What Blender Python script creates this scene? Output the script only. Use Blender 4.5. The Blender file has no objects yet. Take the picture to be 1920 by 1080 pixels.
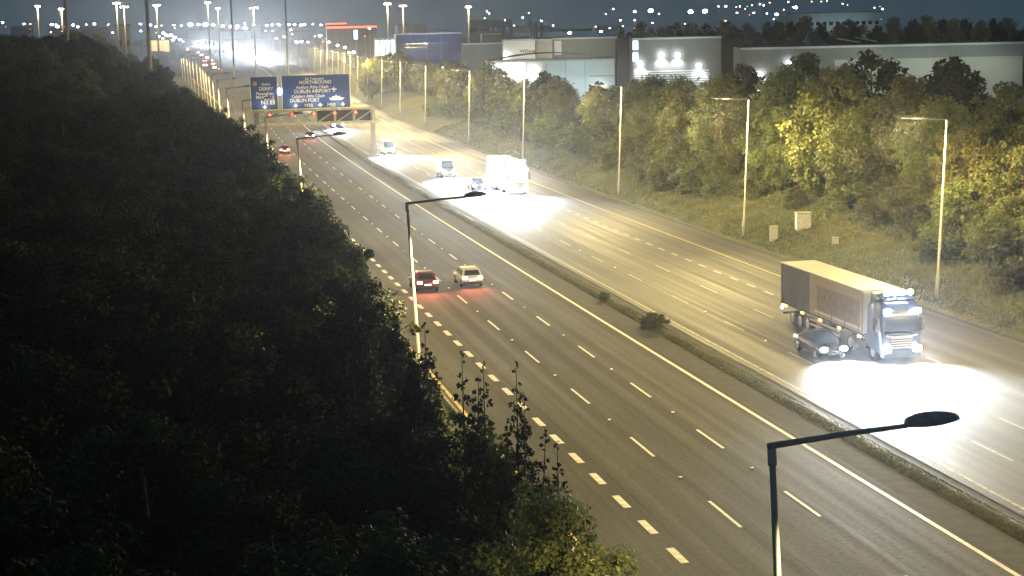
import bpy, math, random
import numpy as np
from math import sin, cos, pi, radians, sqrt, atan2
from mathutils import Vector, Matrix
random.seed(7); rng = np.random.default_rng(7)
sc = bpy.context.scene
C = sc.collection

# ---------------------------------------------------------------- camera, world, exposure
F, PIT, YAW, ROL, CH = 3165.0, .1512, .2115, -.0234, 20.1
fwv = Vector((sin(YAW)*cos(PIT), cos(YAW)*cos(PIT), -sin(PIT)))
rv = Vector((cos(YAW), -sin(YAW), 0)); uv = rv.cross(fwv)
rv, uv = rv*cos(ROL)+uv*sin(ROL), -rv*sin(ROL)+uv*cos(ROL)
cam_d = bpy.data.cameras.new('camera'); cam = bpy.data.objects.new('camera', cam_d); C.objects.link(cam)
cam_d.sensor_width = 36; cam_d.lens = F/1920*36; cam_d.clip_end = 9000; cam_d.clip_start = .5
cam.matrix_world = Matrix(((rv.x, uv.x, -fwv.x, 0), (rv.y, uv.y, -fwv.y, 0), (rv.z, uv.z, -fwv.z, CH), (0, 0, 0, 1)))
sc.camera = cam

wd = bpy.data.worlds.new('World'); sc.world = wd; wd.use_nodes = True
nt = wd.node_tree; nt.nodes.clear()
sky = nt.nodes.new('ShaderNodeTexSky'); sky.sky_type = 'NISHITA'; sky.sun_disc = False
sky.sun_elevation = radians(-6); sky.sun_rotation = radians(60); sky.air_density = 1.6; sky.dust_density = 2
bg = nt.nodes.new('ShaderNodeBackground'); bg.inputs['Strength'].default_value = .10
bg2 = nt.nodes.new('ShaderNodeBackground'); bg2.inputs['Color'].default_value = (.026, .056, .080, 1); bg2.inputs['Strength'].default_value = 1.0
ad = nt.nodes.new('ShaderNodeAddShader'); wo = nt.nodes.new('ShaderNodeOutputWorld')
nt.links.new(sky.outputs[0], bg.inputs[0]); nt.links.new(bg.outputs[0], ad.inputs[0]); nt.links.new(bg2.outputs[0], ad.inputs[1]); nt.links.new(ad.outputs[0], wo.inputs[0])
sc.view_settings.view_transform = 'Standard'; sc.view_settings.look = 'None'
sc.view_settings.exposure = 0; sc.view_settings.gamma = 1; sc.view_settings.use_curve_mapping = False
SODIUM = (1.0, .765, .295)
LAMP_W = 17500; FAR_LAMP_W = 46000
BEAM_W = 14000; GLARE_W = 34000  # second value: extra spots added for headlamp glow in the haze
HAZE = .000095

# ---------------------------------------------------------------- materials
def ray(u, v, Y):
    d = fwv+rv*(u-960)/F+uv*(540-v)/F; t = Y/d.y; return t*d.x, CH+t*d.z
MATS = {}
def mat(name, col, rough=.7, metal=0, var=.15, scale=3., bump=0, emis=None, es=0, spec=.5, trans=0, ns=True, detail=4, coat=0, obj_rand=0):
    m = bpy.data.materials.new(name); m.use_nodes = True; t = m.node_tree; b = t.nodes['Principled BSDF']
    tc = t.nodes.new('ShaderNodeTexCoord'); n = t.nodes.new('ShaderNodeTexNoise'); n.inputs['Scale'].default_value = scale; n.inputs['Detail'].default_value = detail
    t.links.new(tc.outputs['Object'], n.inputs['Vector'])
    r = t.nodes.new('ShaderNodeValToRGB'); a = [max(0, c*(1-var)) for c in col]; z = [min(1, c*(1+var)) for c in col]
    r.color_ramp.elements[0].position = .3; r.color_ramp.elements[1].position = .7
    r.color_ramp.elements[0].color = (*a, 1); r.color_ramp.elements[1].color = (*z, 1)
    t.links.new(n.outputs['Fac'], r.inputs[0])
    out = r.outputs[0]
    if obj_rand:
        oi = t.nodes.new('ShaderNodeObjectInfo'); hs = t.nodes.new('ShaderNodeHueSaturation')
        mr = t.nodes.new('ShaderNodeMapRange'); mr.inputs[3].default_value = 1-obj_rand; mr.inputs[4].default_value = 1+obj_rand
        mh = t.nodes.new('ShaderNodeMapRange'); mh.inputs[3].default_value = .495; mh.inputs[4].default_value = .535
        t.links.new(oi.outputs['Random'], mr.inputs[0]); t.links.new(oi.outputs['Random'], mh.inputs[0])
        t.links.new(mr.outputs[0], hs.inputs['Value']); t.links.new(mh.outputs[0], hs.inputs['Hue']); t.links.new(out, hs.inputs['Color']); out = hs.outputs[0]
    t.links.new(out, b.inputs['Base Color'])
    b.inputs['Roughness'].default_value = rough; b.inputs['Metallic'].default_value = metal
    b.inputs['Specular IOR Level'].default_value = spec; b.inputs['Coat Weight'].default_value = coat
    if bump:
        bp = t.nodes.new('ShaderNodeBump'); bp.inputs['Strength'].default_value = bump; t.links.new(n.outputs['Fac'], bp.inputs['Height']); t.links.new(bp.outputs[0], b.inputs['Normal'])
    if emis:
        b.inputs['Emission Color'].default_value = (*emis, 1); b.inputs['Emission Strength'].default_value = es
        m.cycles.emission_sampling = 'NONE' if ns else 'FRONT'
    if trans:
        tr = t.nodes.new('ShaderNodeBsdfTranslucent'); mx = t.nodes.new('ShaderNodeMixShader'); mx.inputs[0].default_value = trans
        t.links.new(out, tr.inputs[0]); t.links.new(b.outputs[0], mx.inputs[1]); t.links.new(tr.outputs[0], mx.inputs[2])
        t.links.new(mx.outputs[0], t.nodes['Material Output'].inputs[0])
    MATS[name] = m
    return m

def N(t, k, **kw):
    n = t.nodes.new(k)
    for a, v in kw.items(): setattr(n, a, v)
    return n
def asphalt(name, base, seed, rough=.55, spec=.5):
    """tarmac: fine grain, wheel-track polish running along the lanes (UV = metres across, along), patches"""
    m = bpy.data.materials.new(name); m.use_nodes = True; t = m.node_tree; b = t.nodes['Principled BSDF']; L = t.links.new
    b.inputs['Specular IOR Level'].default_value = spec
    uvn = N(t, 'ShaderNodeUVMap'); uvn.uv_map = 'road'
    mp = N(t, 'ShaderNodeMapping'); mp.inputs['Scale'].default_value = (1.1, .012, 1); mp.inputs['Location'].default_value = (seed, seed, 0)
    L(uvn.outputs[0], mp.inputs[0])
    streak = N(t, 'ShaderNodeTexNoise'); streak.inputs['Scale'].default_value = 1.3; streak.inputs['Detail'].default_value = 4; L(mp.outputs[0], streak.inputs['Vector'])
    patch = N(t, 'ShaderNodeTexNoise'); patch.inputs['Scale'].default_value = .09; patch.inputs['Detail'].default_value = 5; L(uvn.outputs[0], patch.inputs['Vector'])
    grain = N(t, 'ShaderNodeTexNoise'); grain.inputs['Scale'].default_value = 4.5; grain.inputs['Detail'].default_value = 6; grain.inputs['Roughness'].default_value = .75; L(uvn.outputs[0], grain.inputs['Vector'])
    def mr(src, a, c):
        q = N(t, 'ShaderNodeMapRange'); q.inputs[1].default_value = .3; q.inputs[2].default_value = .7; q.inputs[3].default_value = a; q.inputs[4].default_value = c; L(src, q.inputs[0]); return q.outputs[0]
    def mul(a, c):
        q = N(t, 'ShaderNodeMath', operation='MULTIPLY'); L(a, q.inputs[0]); L(c, q.inputs[1]); return q.outputs[0]
    sx = N(t, 'ShaderNodeSeparateXYZ'); L(uvn.outputs[0], sx.inputs[0])
    def mth(op, a, c):
        q = N(t, 'ShaderNodeMath', operation=op)
        for i_, v_ in ((0, a), (1, c)):
            if isinstance(v_, (int, float)): q.inputs[i_].default_value = v_
            else: L(v_, q.inputs[i_])
        return q.outputs[0]
    ph = mth('ADD', mth('MULTIPLY', sx.outputs[0], 2*pi/1.82), mth('MULTIPLY', patch.outputs[0], 1.2))
    track = mth('ADD', mth('MULTIPLY', mth('SINE', ph, 0), .11), 1.0)
    wob = mth('ADD', sx.outputs[0], mth('MULTIPLY', patch.outputs[0], .5)); fr_ = mth('FRACT', mth('DIVIDE', wob, 3.63), 0)
    seam = mth('SUBTRACT', 1.0, mth('MULTIPLY', mth('LESS_THAN', mth('ABSOLUTE', mth('SUBTRACT', fr_, .5), 0), .012), .35))
    big = N(t, 'ShaderNodeTexVoronoi'); big.inputs['Scale'].default_value = 1; mp2 = N(t, 'ShaderNodeMapping'); mp2.inputs['Scale'].default_value = (.14, .011, 1); L(uvn.outputs[0], mp2.inputs[0]); L(mp2.outputs[0], big.inputs['Vector'])
    sc3 = N(t, 'ShaderNodeSeparateColor'); L(big.outputs['Color'], sc3.inputs[0]); slab = mth('ADD', mth('MULTIPLY', sc3.outputs[0], .34), .83)
    v = mul(mul(mr(streak.outputs[0], .80, 1.22), mr(patch.outputs[0], .78, 1.22)), mr(grain.outputs[0], .55, 1.45))
    v = mul(mul(v, track), mul(seam, slab))
    vm = N(t, 'ShaderNodeVectorMath', operation='SCALE'); vm.inputs[0].default_value = base; L(v, vm.inputs['Scale']); L(vm.outputs[0], b.inputs['Base Color'])
    L(mr(streak.outputs[0], rough+.08, rough-.10), b.inputs['Roughness'])
    bp = N(t, 'ShaderNodeBump'); bp.inputs['Strength'].default_value = .25; bp.inputs['Distance'].default_value = .02; L(grain.outputs[0], bp.inputs['Height']); L(bp.outputs[0], b.inputs['Normal'])
    return m
def ground_mat(name, c1, c2, c3, s1=.12, s2=1.7):
    m = bpy.data.materials.new(name); m.use_nodes = True; t = m.node_tree; b = t.nodes['Principled BSDF']; L = t.links.new
    tc = N(t, 'ShaderNodeTexCoord')
    n1 = N(t, 'ShaderNodeTexNoise'); n1.inputs['Scale'].default_value = s1; n1.inputs['Detail'].default_value = 6; L(tc.outputs['Object'], n1.inputs['Vector'])
    n2 = N(t, 'ShaderNodeTexNoise'); n2.inputs['Scale'].default_value = s2; n2.inputs['Detail'].default_value = 5; L(tc.outputs['Object'], n2.inputs['Vector'])
    r = N(t, 'ShaderNodeValToRGB'); e = r.color_ramp.elements; e[0].position = .35; e[0].color = (*c1, 1); e[1].position = .62; e[1].color = (*c2, 1)
    L(n1.outputs[0], r.inputs[0])
    mx = N(t, 'ShaderNodeMix', data_type='RGBA'); q = N(t, 'ShaderNodeMapRange'); q.inputs[1].default_value = .4; q.inputs[2].default_value = .7; L(n2.outputs[0], q.inputs[0]); L(q.outputs[0], mx.inputs[0])
    L(r.outputs[0], mx.inputs[6]); mx.inputs[7].default_value = (*c3, 1); L(mx.outputs[2], b.inputs['Base Color'])
    b.inputs['Roughness'].default_value = .95; b.inputs['Specular IOR Level'].default_value = .2
    bp = N(t, 'ShaderNodeBump'); bp.inputs['Strength'].default_value = .8; bp.inputs['Distance'].default_value = .2; L(n2.outputs[0], bp.inputs['Height']); L(bp.outputs[0], b.inputs['Normal'])
    return m

ASP_N = asphalt('asphalt_near', (.045, .0425, .0395), 3.1, .82, .22)
ASP_F = asphalt('asphalt_far', (.053, .0505, .047), 9.4, .74, .34)
GRASS = ground_mat('verge_grass', (.07, .078, .028), (.11, .10, .042), (.045, .052, .02))
FIELD = ground_mat('far_ground', (.03, .035, .02), (.06, .06, .04), (.02, .025, .015), .02, .3)
MEDG = ground_mat('median_grass', (.07, .06, .028), (.10, .085, .045), (.04, .042, .02), .3, 2.)
mat('gutter', (.022, .022, .024), .9, var=.5, scale=1.5, detail=8, bump=.3)  # dark base colour of the strips along the carriageways
mat('concrete', (.26, .25, .23), .9, var=.25, scale=1.5, bump=.1)
mat('paint', (.58, .56, .50), .6, var=.35, scale=2.5, detail=9)
mat('paint_worn', (.27, .26, .22), .75, var=.6, scale=3, detail=8)
mat('paint_yellow', (.52, .38, .10), .7, var=.35, scale=2, detail=8)
mat('galv', (.42, .42, .41), .5, .3, var=.12, scale=4)
mat('pole_metal', (.34, .33, .31), .55, .1, var=.12, scale=2)
mat('dark_metal', (.20, .21, .26), .5, .5, var=.2, scale=6)
mat('lens_sodium', (.8, .7, .5), .3, emis=(1, .72, .32), es=45)
mat('leaf_dark', (.036, .046, .018), .75, var=.45, scale=.8, trans=.15, spec=.2, obj_rand=.3)  # dark leaf copy for belt and back trees, shade put into the colour
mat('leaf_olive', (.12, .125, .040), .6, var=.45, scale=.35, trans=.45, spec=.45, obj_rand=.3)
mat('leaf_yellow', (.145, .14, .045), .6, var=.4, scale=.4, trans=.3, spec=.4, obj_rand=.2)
mat('bark', (.07, .055, .04), .9, var=.35, scale=6, bump=.4)
mat('grass_blade', (.10, .11, .038), .7, var=.5, scale=.25, trans=.2)
mat('sign_blue', (.008, .055, .26), .5, var=.06, scale=1)
mat('sign_white', (.75, .75, .72), .5, var=.05, scale=2)
mat('white_clad', (.60, .62, .60), .6, var=.08, scale=.2)
mat('beige_clad', (.34, .32, .27), .7, var=.12, scale=.15)
mat('brown_clad', (.17, .17, .155), .7, var=.15, scale=.12)
mat('grey_clad', (.15, .16, .17), .7, var=.15, scale=.12)
mat('blue_clad', (.018, .035, .12), .6, var=.25, scale=.15)
mat('dark_clad', (.05, .055, .06), .7, var=.2, scale=.2)
mat('roof_dark', (.045, .045, .045), .8, var=.3, scale=.3)
mat('slat_mat', (.52, .53, .52), .5, var=.1, scale=1)
mat('glass_dark', (.015, .018, .022), .12, var=.1, scale=2, spec=.8)
mat('showroom_glass', (.3, .4, .45), .2, emis=(.75, .95, 1), es=1.3, var=.5, scale=.3)
mat('rubber', (.02, .02, .02), .85, var=.2, scale=8)
mat('rim', (.45, .45, .46), .3, .8, var=.1, scale=8)
mat('chassis', (.025, .025, .027), .7, var=.3, scale=3)
mat('car_maroon', (.17, .03, .04), .3, .3, var=.1, scale=2, coat=.6)
mat('car_gold', (.50, .50, .50), .35, .3, var=.08, scale=2, coat=.6)
mat('car_silver', (.42, .43, .45), .3, .5, var=.08, scale=2, coat=.6)
mat('car_black', (.015, .016, .02), .25, .2, var=.2, scale=2, coat=.6)
mat('car_red', (.24, .03, .02), .3, .2, var=.1, scale=2, coat=.6)
mat('van_white', (.5, .51, .52), .4, 0, var=.05, scale=2, coat=.4)
mat('cab_blue', (.012, .022, .05), .35, .2, var=.1, scale=1, coat=.5)
mat('cab_trim', (.35, .30, .27), .5, 0, var=.1, scale=1)
mat('cab_white', (.6, .62, .65), .4, 0, var=.06, scale=1, coat=.4)
mat('trailer_roof', (.30, .275, .235), .6, var=.06, scale=.4)
mat('curtain_beige', (.21, .18, .135), .7, var=.12, scale=.5, bump=.05)
mat('curtain_light', (.44, .37, .28), .7, var=.12, scale=.6)
mat('curtain_print', (.13, .105, .085), .7, var=.4, scale=2.6, detail=8)
mat('curtain_dark', (.055, .06, .07), .7, var=.25, scale=.6)
mat('head_emit', (.9, .9, .9), .2, emis=(.85, .93, 1), es=120)
mat('head_far', (.9, .9, .9), .2, emis=(.88, .95, 1), es=260)
mat('tail_emit', (.5, .05, .04), .3, emis=(1, .20, .10), es=9)
mat('tail_hot', (.8, .4, .3), .3, emis=(1, .38, .34), es=22)
mat('tail_far', (.8, .4, .3), .3, emis=(1, .26, .17), es=60)
mat('amber_emit', (.8, .4, .1), .3, emis=(1, .5, .10), es=7)
mat('plate_emit', (.8, .8, .8), .4, emis=(.8, .85, 1), es=1.6)  # plate surface glows by itself in place of light falling on it
mat('white_lamp', (.9, .9, .9), .2, emis=(.88, .92, 1), es=40)
mat('blue_lamp', (.8, .9, 1), .2, emis=(.62, .82, 1), es=45)
mat('warm_lamp', (1, .9, .7), .2, emis=(1, .78, .45), es=25)
mat('orange_lamp', (1, .6, .4), .2, emis=(1, .42, .22), es=14)
mat('cyan_lamp', (.2, 1, .8), .2, emis=(.25, 1, .85), es=8)
mat('red_neon', (1, .2, .1), .3, emis=(1, .10, .04), es=3.2)
mat('red_lamp', (1, .2, .1), .3, emis=(1, .08, .04), es=6)
mat('red_panel', (1, .2, .1), .3, emis=(1, .12, .08), es=1.1)
mat('slab_lit', (.75, .62, .38), .6, var=.1, scale=.3)
mat('blue_white_panel', (.8, .9, 1), .3, emis=(.6, .85, 1), es=2.2)
mat('cabinet', (.30, .29, .25), .7, var=.2, scale=3)
mat('stud', (.8, .8, .75), .3, var=.05)

# ---------------------------------------------------------------- mesh helpers
class MB:
    def __init__(s): s.v = []; s.f = []; s.m = []
    def add(s, v, f, mi=0):
        o = len(s.v); s.v += [tuple(p) for p in v]; s.f += [tuple(i+o for i in q) for q in f]; s.m += [mi]*len(f)
    def box(s, x0, x1, y0, y1, z0, z1, mi=0):
        s.add([(x0,y0,z0),(x1,y0,z0),(x1,y1,z0),(x0,y1,z0),(x0,y0,z1),(x1,y0,z1),(x1,y1,z1),(x0,y1,z1)],
              [(0,3,2,1),(4,5,6,7),(0,1,5,4),(1,2,6,5),(2,3,7,6),(3,0,4,7)], mi)
    def ring_loft(s, rings, cap=True, mi=0):
        n = len(rings[0]); v = [p for r in rings for p in r]; f = []
        for i in range(len(rings)-1):
            for j in range(n):
                a = i*n+j; b = i*n+(j+1) % n; f.append((a, b, b+n, a+n))
        if cap: f.append(tuple(range(n-1, -1, -1))); f.append(tuple((len(rings)-1)*n+j for j in range(n)))
        s.add(v, f, mi)
    def tube(s, pts, rad, n=8, mi=0, cap=True):
        pts = [Vector(p) for p in pts]
        if not hasattr(rad, '__len__'): rad = [rad]*len(pts)
        rings = []
        for i, p in enumerate(pts):
            d = (pts[min(i+1, len(pts)-1)]-pts[max(i-1, 0)]).normalized()
            a = d.orthogonal().normalized() if abs(d.z) < .99 else Vector((1, 0, 0)); b = d.cross(a)
            rings.append([p+(a*cos(2*pi*k/n)+b*sin(2*pi*k/n))*rad[i] for k in range(n)])
        s.ring_loft(rings, cap, mi)
    def ell(s, c, r, nu=10, nv=6, mi=0):
        rings = []
        for i in range(nv+1):
            t = pi*i/nv; t = min(max(t, .05), pi-.05)
            rings.append([(c[0]+r[0]*sin(t)*cos(2*pi*k/nu), c[1]+r[1]*sin(t)*sin(2*pi*k/nu), c[2]-r[2]*cos(t)) for k in range(nu)])
        s.ring_loft(rings, True, mi)
    def mesh(s, name, mats, smooth=False):
        me = bpy.data.meshes.new(name); me.from_pydata(s.v, [], s.f)
        for m in (mats if isinstance(mats, (list, tuple)) else [mats]): me.materials.append(MATS[m] if isinstance(m, str) else m)
        me.polygons.foreach_set('material_index', s.m)
        if smooth: me.polygons.foreach_set('use_smooth', [True]*len(s.f))
        me.update(); return me
    def build(s, name, mats, parent=None, smooth=False, bevel=0, loc=None, rotz=0):
        o = bpy.data.objects.new(name, s.mesh(name, mats, smooth)); C.objects.link(o)
        if parent: o.parent = parent
        if loc: o.location = loc
        if rotz: o.rotation_euler.z = rotz
        if bevel:
            b = o.modifiers.new('bevel', 'BEVEL'); b.width = bevel; b.segments = 2; b.limit_method = 'ANGLE'; b.angle_limit = radians(35)
        return o
def tag(o, label=None, cat=None, group=None, kind=None):
    if label: o['label'] = label
    if cat: o['category'] = cat
    if group: o['group'] = group
    if kind: o['kind'] = kind
    return o
def empty(name, loc=(0, 0, 0), rz=0, label=None, cat=None, group=None):
    o = bpy.data.objects.new(name, None); C.objects.link(o); o.location = loc; o.rotation_euler.z = rz; o.empty_display_size = .3
    return tag(o, label, cat, group)
def kids(o): return [c for c in bpy.data.objects if c.parent == o]
def copy_tree(o, parent=None, children=None):
    c = o.copy(); C.objects.link(c); c.parent = parent
    for ch in o.children: copy_tree(ch, c)
    return c
def light(kind, name, loc, W, col, parent=None, size=.2, cone=150, blend=.5, target=None):
    l = bpy.data.lights.new(name, kind); l.energy = W; l.color = col; l.shadow_soft_size = size
    if kind == 'SPOT': l.spot_size = radians(cone); l.spot_blend = blend
    o = bpy.data.objects.new(name, l); C.objects.link(o); o.location = loc
    if target is not None: o.rotation_euler = (Vector(target)-Vector(loc)).to_track_quat('-Z', 'Y').to_euler()
    if parent: o.parent = parent
    return o
ang = [0, 15, 30, 40, 50, 60, 68, 75, 80, 85, 90]; cdl = [215, 225, 310, 420, 610, 900, 1120, 1130, 1000, 720, 400]
ies = bpy.data.texts.new('street_luminaire.ies')
ies.write('IESNA:LM-63-1995\nTILT=NONE\n1 1000 1 %d 1 1 2 0 0 0\n1 1 100\n%s\n0\n%s\n' % (len(ang), ' '.join(map(str, ang)), ' '.join(map(str, cdl))))
IES_K = .0135
ang2 = ang[:-1]+[90, 98, 108, 125, 180]; cdl2 = cdl[:-2]+[700, 430, 130, 35, 4, 0]
ies2 = bpy.data.texts.new('verge_luminaire.ies')
ies2.write('IESNA:LM-63-1995\nTILT=NONE\n1 1000 1 %d 1 1 2 0 0 0\n1 1 100\n%s\n0\n%s\n' % (len(ang2), ' '.join(map(str, ang2)), ' '.join(map(str, cdl2))))
def batwing(o, ies=ies):
    l = o.data; l.use_nodes = True; t = l.node_tree; em = t.nodes['Emission']
    n = t.nodes.new('ShaderNodeTexIES'); n.mode = 'INTERNAL'; n.ies = ies; n.inputs['Strength'].default_value = 1
    m = t.nodes.new('ShaderNodeMath'); m.operation = 'MULTIPLY'; m.inputs[1].default_value = IES_K
    t.links.new(n.outputs[0], m.inputs[0]); t.links.new(m.outputs[0], em.inputs['Strength'])
    return o
def font_mesh(txt, size, mname, name, parent, loc, align='CENTER', depth=.02, rot=(radians(90), 0, 0), stretch=1.0):
    cu = bpy.data.curves.new(name, 'FONT'); cu.body = txt; cu.size = size; cu.align_x = align; cu.extrude = depth; cu.resolution_u = 3; cu.offset = size*.012
    ob = bpy.data.objects.new(name, cu); C.objects.link(ob); bpy.context.view_layer.update()
    me = bpy.data.meshes.new_from_object(ob.evaluated_get(bpy.context.evaluated_depsgraph_get())); bpy.data.objects.remove(ob)
    me.materials.clear(); me.materials.append(MATS[mname])
    o = bpy.data.objects.new(name, me); C.objects.link(o); o.parent = parent; o.location = loc; o.rotation_euler = rot; o.scale.x = stretch
    return o

# ---------------------------------------------------------------- road alignment
ys_ = np.arange(-200, 4200, 1.)
def smooth_curve(pts, w=90):
    a = np.interp(ys_, [p[0] for p in pts], [p[1] for p in pts]); k = np.ones(w)/w
    p = np.pad(a, w, mode='edge'); p = np.convolve(np.convolve(p, k, 'same'), k, 'same'); return p[w:-w]
OFF = smooth_curve([(-200, 0), (100, 0), (200, .6), (300, 2.2), (376, 4.4), (527, 12), (633, 20), (800, 31), (1000, 40), (1300, 48), (1600, 42), (2000, 20), (2600, -10), (4200, -60)])
OFL = smooth_curve([(-200, 0), (100, 0), (200, .6), (300, 2.2), (376, 4.0), (527, 7.2), (633, 7.8), (1130, 10), (1500, 14), (2000, 2), (2600, -20), (4200, -80)])
ZR = smooth_curve([(-200, 0), (850, 0), (1300, 2.5), (1800, 10), (2600, 16), (4200, 18)])
def ff(a, y): return float(np.interp(y, ys_, a))
off = lambda y: ff(OFF, y); ofl = lambda y: ff(OFL, y); zr = lambda y: ff(ZR, y)
K, LA, LB, LC, LD, LE, LH, LI, LG, LF, LP = 15.6, 19.12, 22.72, 26.35, 30.27, 34.75, 38.18, 41.76, 45.38, 49.3, 52.9
def sst(a, b, x): t = min(1, max(0, (x-a)/(b-a))); return t*t*(3-2*t)
def gz(x, y):
    """ground height"""
    z0 = zr(y); xr = x-off(y); xl = x-ofl(y)
    if xl < K-.3: return z0+.9*sst(K-.3, K-6, xl)+7.5*sst(0, -34, xl)*sst(200, 420, y)
    if xr > LP+.3: return z0*sst(1400,0,xr)+1.2*sst(LP+.3, LP+3.5, xr)*1+2.2*sst(LP+3, LP+12, xr)-3.0*sst(LP+22, LP+36, xr)
    return z0-.06

# haze: closed box of air round everything below the sky
if HAZE:
    hb = MB(); hb.box(-900, 1700, -150, 4100, -3.5, 95); hz = hb.build('haze', [])
    hm = bpy.data.materials.new('haze_air'); hm.use_nodes = True; t = hm.node_tree; t.nodes.clear()
    pv = t.nodes.new('ShaderNodeVolumePrincipled'); pv.inputs['Density'].default_value = HAZE; pv.inputs['Color'].default_value = (.9, .93, 1, 1); pv.inputs['Anisotropy'].default_value = .86
    om = t.nodes.new('ShaderNodeOutputMaterial'); t.links.new(pv.outputs[0], om.inputs['Volume']); hz.data.materials.clear(); hz.data.materials.append(hm)
    hz['kind'] = 'stuff'

# ---------------------------------------------------------------- ground, road, median
Yl = list(range(-60, 420, 10))+list(range(420, 1200, 30))+list(range(1200, 4000, 100))
XL = [-850, -600, -400, -250, -160, -110, -80, -60, -45, -30, -20, -12, -6, 0, 4, 8, 9.6, 12, 14, 15.3]
XM = [18, 33.0, 51, 53.1]
XR = [53.4, 54.2, 55.3, 56.4, 58, 60, 62.5, 65, 68, 72, 77, 82, 88, 96, 110, 130, 160, 200, 260, 340, 450, 600, 800, 1100, 1500]
vs, fs = [], []
nx = len(XL)+len(XM)+len(XR)
for y in Yl:
    for x in XL: X = x+ofl(y); vs.append((X, y, gz(X, y)))
    for x in XM+XR: X = x+off(y); vs.append((X, y, gz(X, y)))
for j in range(len(Yl)-1):
    for i in range(nx-1): a = j*nx+i; fs.append((a, a+1, a+1+nx, a+nx))
g = MB(); g.add(vs, fs)
gm = g.mesh('ground', [GRASS, FIELD], True)
for p in gm.polygons:
    c = p.center
    if c.y > 450 or c.x > 95 or c.x < -50: p.material_index = 1
go = bpy.data.objects.new('ground', gm); C.objects.link(go); tag(go, kind='structure')

def strip(name, xa, xb, y0, y1, z, m, parent=None, oa=off, ob=off, uvs=False, step=None, h=0):
    """ribbon along the road between lateral offsets xa..xb (m right of the camera axis)"""
    L = []; y = y0
    while y < y1: L.append(y); y += (step or (10 if y < 450 else 30))
    L.append(y1); b = MB(); v = []; f = []
    for y in L: v += [(xa+oa(y), y, zr(y)+z), (xb+ob(y), y, zr(y)+z)]
    for i in range(len(L)-1): f.append((2*i, 2*i+1, 2*i+3, 2*i+2))
    if h:
        n = len(v); v += [(p[0], p[1], p[2]-h) for p in v]
        for i in range(len(L)-1): f += [(2*i, 2*i+2, 2*i+2+n, 2*i+n), (2*i+1, 2*i+1+n, 2*i+3+n, 2*i+3)]
        f += [(0, n, n+1, 1)]
    b.add(v, f); o = b.build(name, m, parent)
    if uvs:
        ul = o.data.uv_layers.new(name='road')
        for lp in o.data.loops:
            q = o.data.vertices[lp.vertex_index].co; ul.data[lp.index].uv = (q.x-off(q.y), q.y)
    return o
W0 = -.0
road = strip('motorway', K-.1, LD+.55, -60, 2600, W0, ASP_N, None, ofl, off, True); tag(road, kind='structure')
road2 = strip('motorway_opposite', LE-.55, LP+.1, -60, 2600, W0, ASP_F, None, off, off, True); tag(road2, kind='structure')
sl = strip('kerb', K-.28, K-.1, -60, 700, .09, 'concrete', road, ofl, ofl, h=.15)
strip('dark_strip', LD+.55, LD+2.2, -60, 1500, -.03, 'gutter', road)  # darker strip along the median side of the road
strip('dark_strip', LE-1.15, LE-.55, -60, 1500, -.03, 'gutter', road2)
strip('dark_strip', LP+.1, LP+.75, -60, 1200, .01, 'gutter', road2)
# median: a low uneven mound of grass between two dark strips
med = MB(); v = []; f = []
cols = [0, .12, .28, .45, .62, .8, 1]; Ym = list(np.arange(-60, 500, 2.0))+list(range(500, 1500, 25))
for y in Ym:
    for c in cols:
        wv = .16*sin(y*.31+c*3)+.12*sin(y*.83+c*5)
        X = LD+2.2+c*(LE-1.15-LD-2.2); hgt = .20*sin(pi*c)*(1+wv)
        v.append((X+off(y)+(wv*.35 if 0 < c < 1 else 0), y, zr(y)-.03+hgt))
n = len(cols)
for j in range(len(Ym)-1):
    for i in range(n-1): a = j*n+i; f.append((a, a+1, a+1+n, a+n))
med.add(v, f); mo = med.build('median', MEDG, None, True); tag(mo, kind='structure')

def dash_mesh(w, L):
    b = MB(); b.add([(-w/2, -L/2, 0), (w/2, -L/2, 0), (w/2, L/2, 0), (-w/2, L/2, 0)], [(0, 1, 2, 3)]); return b.mesh('lane_dash', ['paint'])
def dashes(x, ya, per, w, L, ymax, parent, m='paint', o_=off, name='lane_dash', skip=0):
    me = dash_mesh(w, L); me.materials.clear(); me.materials.append(MATS[m]); y = ya
    while y > 30: y -= per
    while y < ymax:
        o = bpy.data.objects.new(name, me); C.objects.link(o); o.parent = parent
        o.location = (x+o_(y), y, zr(y)+.006); o.rotation_euler.z = -atan2(o_(y+2)-o_(y-2), 4)+random.uniform(-.004, .004); y += per
strip('edge_line', K+.12, K+.32, -60, 900, .006, 'paint_yellow', road, ofl, ofl)
strip('edge_line', LD-.12, LD+.10, -60, 1300, .006, 'paint', road)
strip('edge_line', LE-.09, LE+.09, -60, 1300, .006, 'paint_worn', road2)
strip('edge_line', LF-.07, LF+.07, 118, 1100, .006, 'paint_yellow', road2)
dashes(LA, 59.96, 3.909, .34, 1.95, 330, road, name='lane_dash')
dashes(LB, 64.76, 12, .15, 4.0, 520, road)
dashes(LC, 65.27, 12, .15, 4.0, 520, road)
dashes(LH, 71, 12, .15, 4.0, 420, road2, 'paint_worn')
dashes(LI, 75, 12, .13, 4.0, 320, road2, 'paint_worn')
dashes(LG, 76, 3.95, .24, 1.9, 330, road2, 'paint_worn')

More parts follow.
